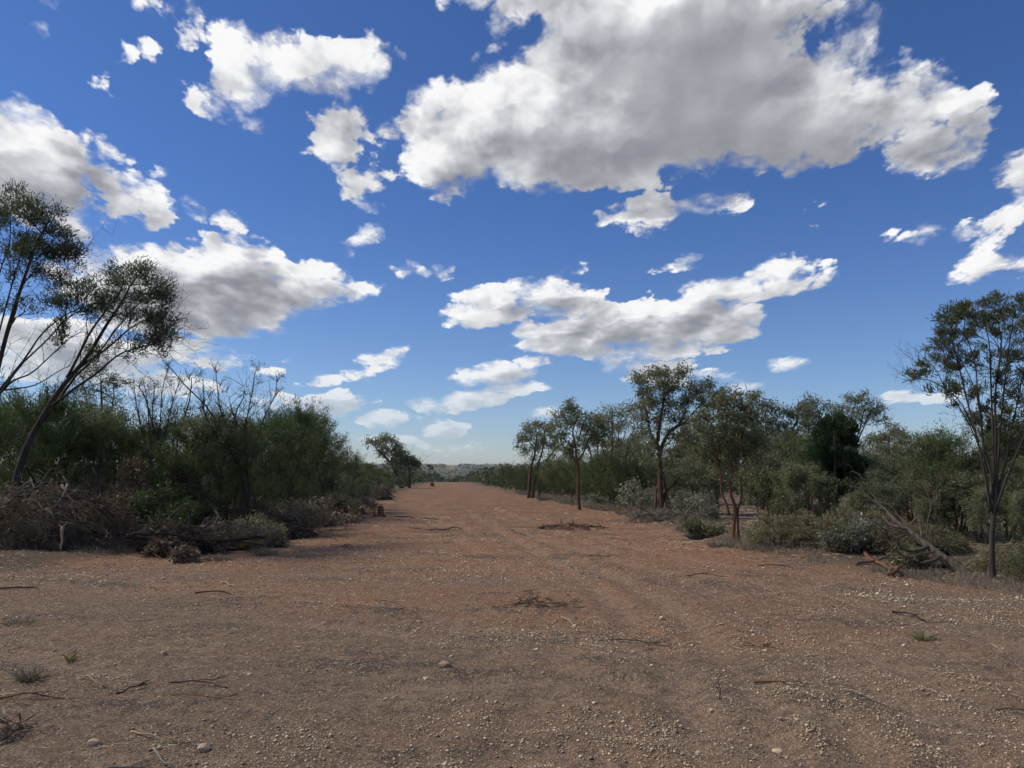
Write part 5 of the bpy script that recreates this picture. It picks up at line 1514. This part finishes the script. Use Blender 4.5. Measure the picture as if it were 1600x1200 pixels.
def verge_grass():
    r = np.random.default_rng(91)
    n = 60000
    y = 10 * np.exp(r.uniform(0, 1, n) * math.log(80 / 10))
    l, rr = strip_edges(y)
    side = r.uniform(0, 1, n) < .5
    off = r.exponential(.9, n) - .3
    x = np.where(side, l - off, rr + off)
    keep = (fbm(x, y, .8, 3, 61) > -.02 + .02 * off) & ~((x < -5) & (y < 16.5)) & (np.abs(x) < .75 * y)
    x, y = x[keep], y[keep]
    n = len(x)
    z = terrain(x, y)
    P = np.stack([x, y, z - .01], 1)
    D = unit(np.stack([r.normal(0, .5, n), r.normal(0, .5, n), np.ones(n)], 1))
    L = r.uniform(.06, .26, n)[:, None] * np.clip(y / 20, .7, 2)[:, None]
    S = unit(np.cross(D, r.normal(0, 1, (n, 3)))) * .006 * np.clip(y / 18, .7, 3)[:, None]
    V = np.stack([P - S, P + S, P + D * L + r.normal(0, .02, (n, 3))], 1).reshape(-1, 3)
    me = mk_mesh('verge_grass', V, None, np.arange(n * 3).reshape(-1, 3), MATS['dry grass'], np.clip(r.normal(.45, .2, n), 0, 1))
    tag(obj('verge_grass', me), 'sparse dry grass along both verges', None, None, 'stuff')
verge_grass()

# ------------------------------------------------------------------ twig and bark litter
def litter():
    r = np.random.default_rng(92)
    n = 95000
    y = 4.0 * np.exp(r.uniform(0, 1, n) * math.log(75 / 4))
    x = r.uniform(-.8, .8, n) * y
    m = strip_mask(x, y)
    dens = sstep(fbm(x * .5, y, .6, 4, 71) + .3 * fbm(x, y, 2.4, 3, 73), -.01, .22) * .5 + (1 - m) * .6 + .04
    keep = r.uniform(0, 1, n) < dens
    x, y = x[keep], y[keep]
    _, worn = track_rut(x, y)
    k2 = r.uniform(0, 1, len(x)) > worn * .9
    x, y = x[k2], y[k2]
    n = len(x)
    z, _, _ = terrain(x, y, True)
    far = np.clip(y / 11, .7, 3.0)
    L = r.lognormal(math.log(.042), .65, n) * far
    w = r.uniform(.0016, .0045, n) * far
    a = r.normal(0, .9, n)
    D = np.stack([np.cos(a), np.sin(a), r.normal(0, .12, n)], 1) * L[:, None]
    S = np.stack([-np.sin(a), np.cos(a), np.zeros(n)], 1) * w[:, None]
    U = np.array([0, 0, 1.0]) * w[:, None] * 1.4
    C = np.stack([x, y, z + w * .6 + .002], 1)
    B = S * r.normal(0, 4, (n, 1))
    V = np.stack([C - D / 2 - S, C - D / 2 + S, C - D / 2 + U, C + B - S, C + B + S, C + B + U, C + D / 2], 1).reshape(-1, 3)
    b = np.arange(n)[:, None] * 7
    Q = np.concatenate([b + np.array([[0, 3, 5, 2]]), b + np.array([[1, 2, 5, 4]])])
    T = np.concatenate([b + np.array([[3, 6, 5]]), b + np.array([[5, 6, 4]])])
    t = np.clip(r.beta(1.1, 1.7, n), 0, 1)
    me = mk_mesh('twig_litter', V, Q, T, MATS['litter'], np.tile(t, 4))
    tag(obj('twig_litter', me), 'twigs and bark scraps littering the dirt', None, None, 'stuff')
stone_mat('litter', (.030, .025, .021), (.36, .29, .22))
litter()

# ------------------------------------------------------------------ the air
def haze():
    x0, x1, y0, y1, z0, z1 = -9300, 9300, -200, 9400, -60, 45
    V = [(x, y, z) for x in (x0, x1) for y in (y0, y1) for z in (z0, z1)]
    Q = [(0, 1, 3, 2), (4, 6, 7, 5), (0, 4, 5, 1), (2, 3, 7, 6), (0, 2, 6, 4), (1, 5, 7, 3)]
    m, q = new_mat('air')
    vol = q.n('ShaderNodeVolumePrincipled', Density=HAZE_DENSITY)
    vol.inputs['Color'].default_value = (.82, .88, .95, 1)
    vol.inputs['Anisotropy'].default_value = 0.2
    q.n('ShaderNodeOutputMaterial', Volume=vol.outputs[0])
    tag(obj('haze', mk_mesh('haze', np.array(V, float), Q, None, m)), 'thin pale haze over the plain', None, None, 'stuff')
HAZE_DENSITY = 0.8e-4
haze()
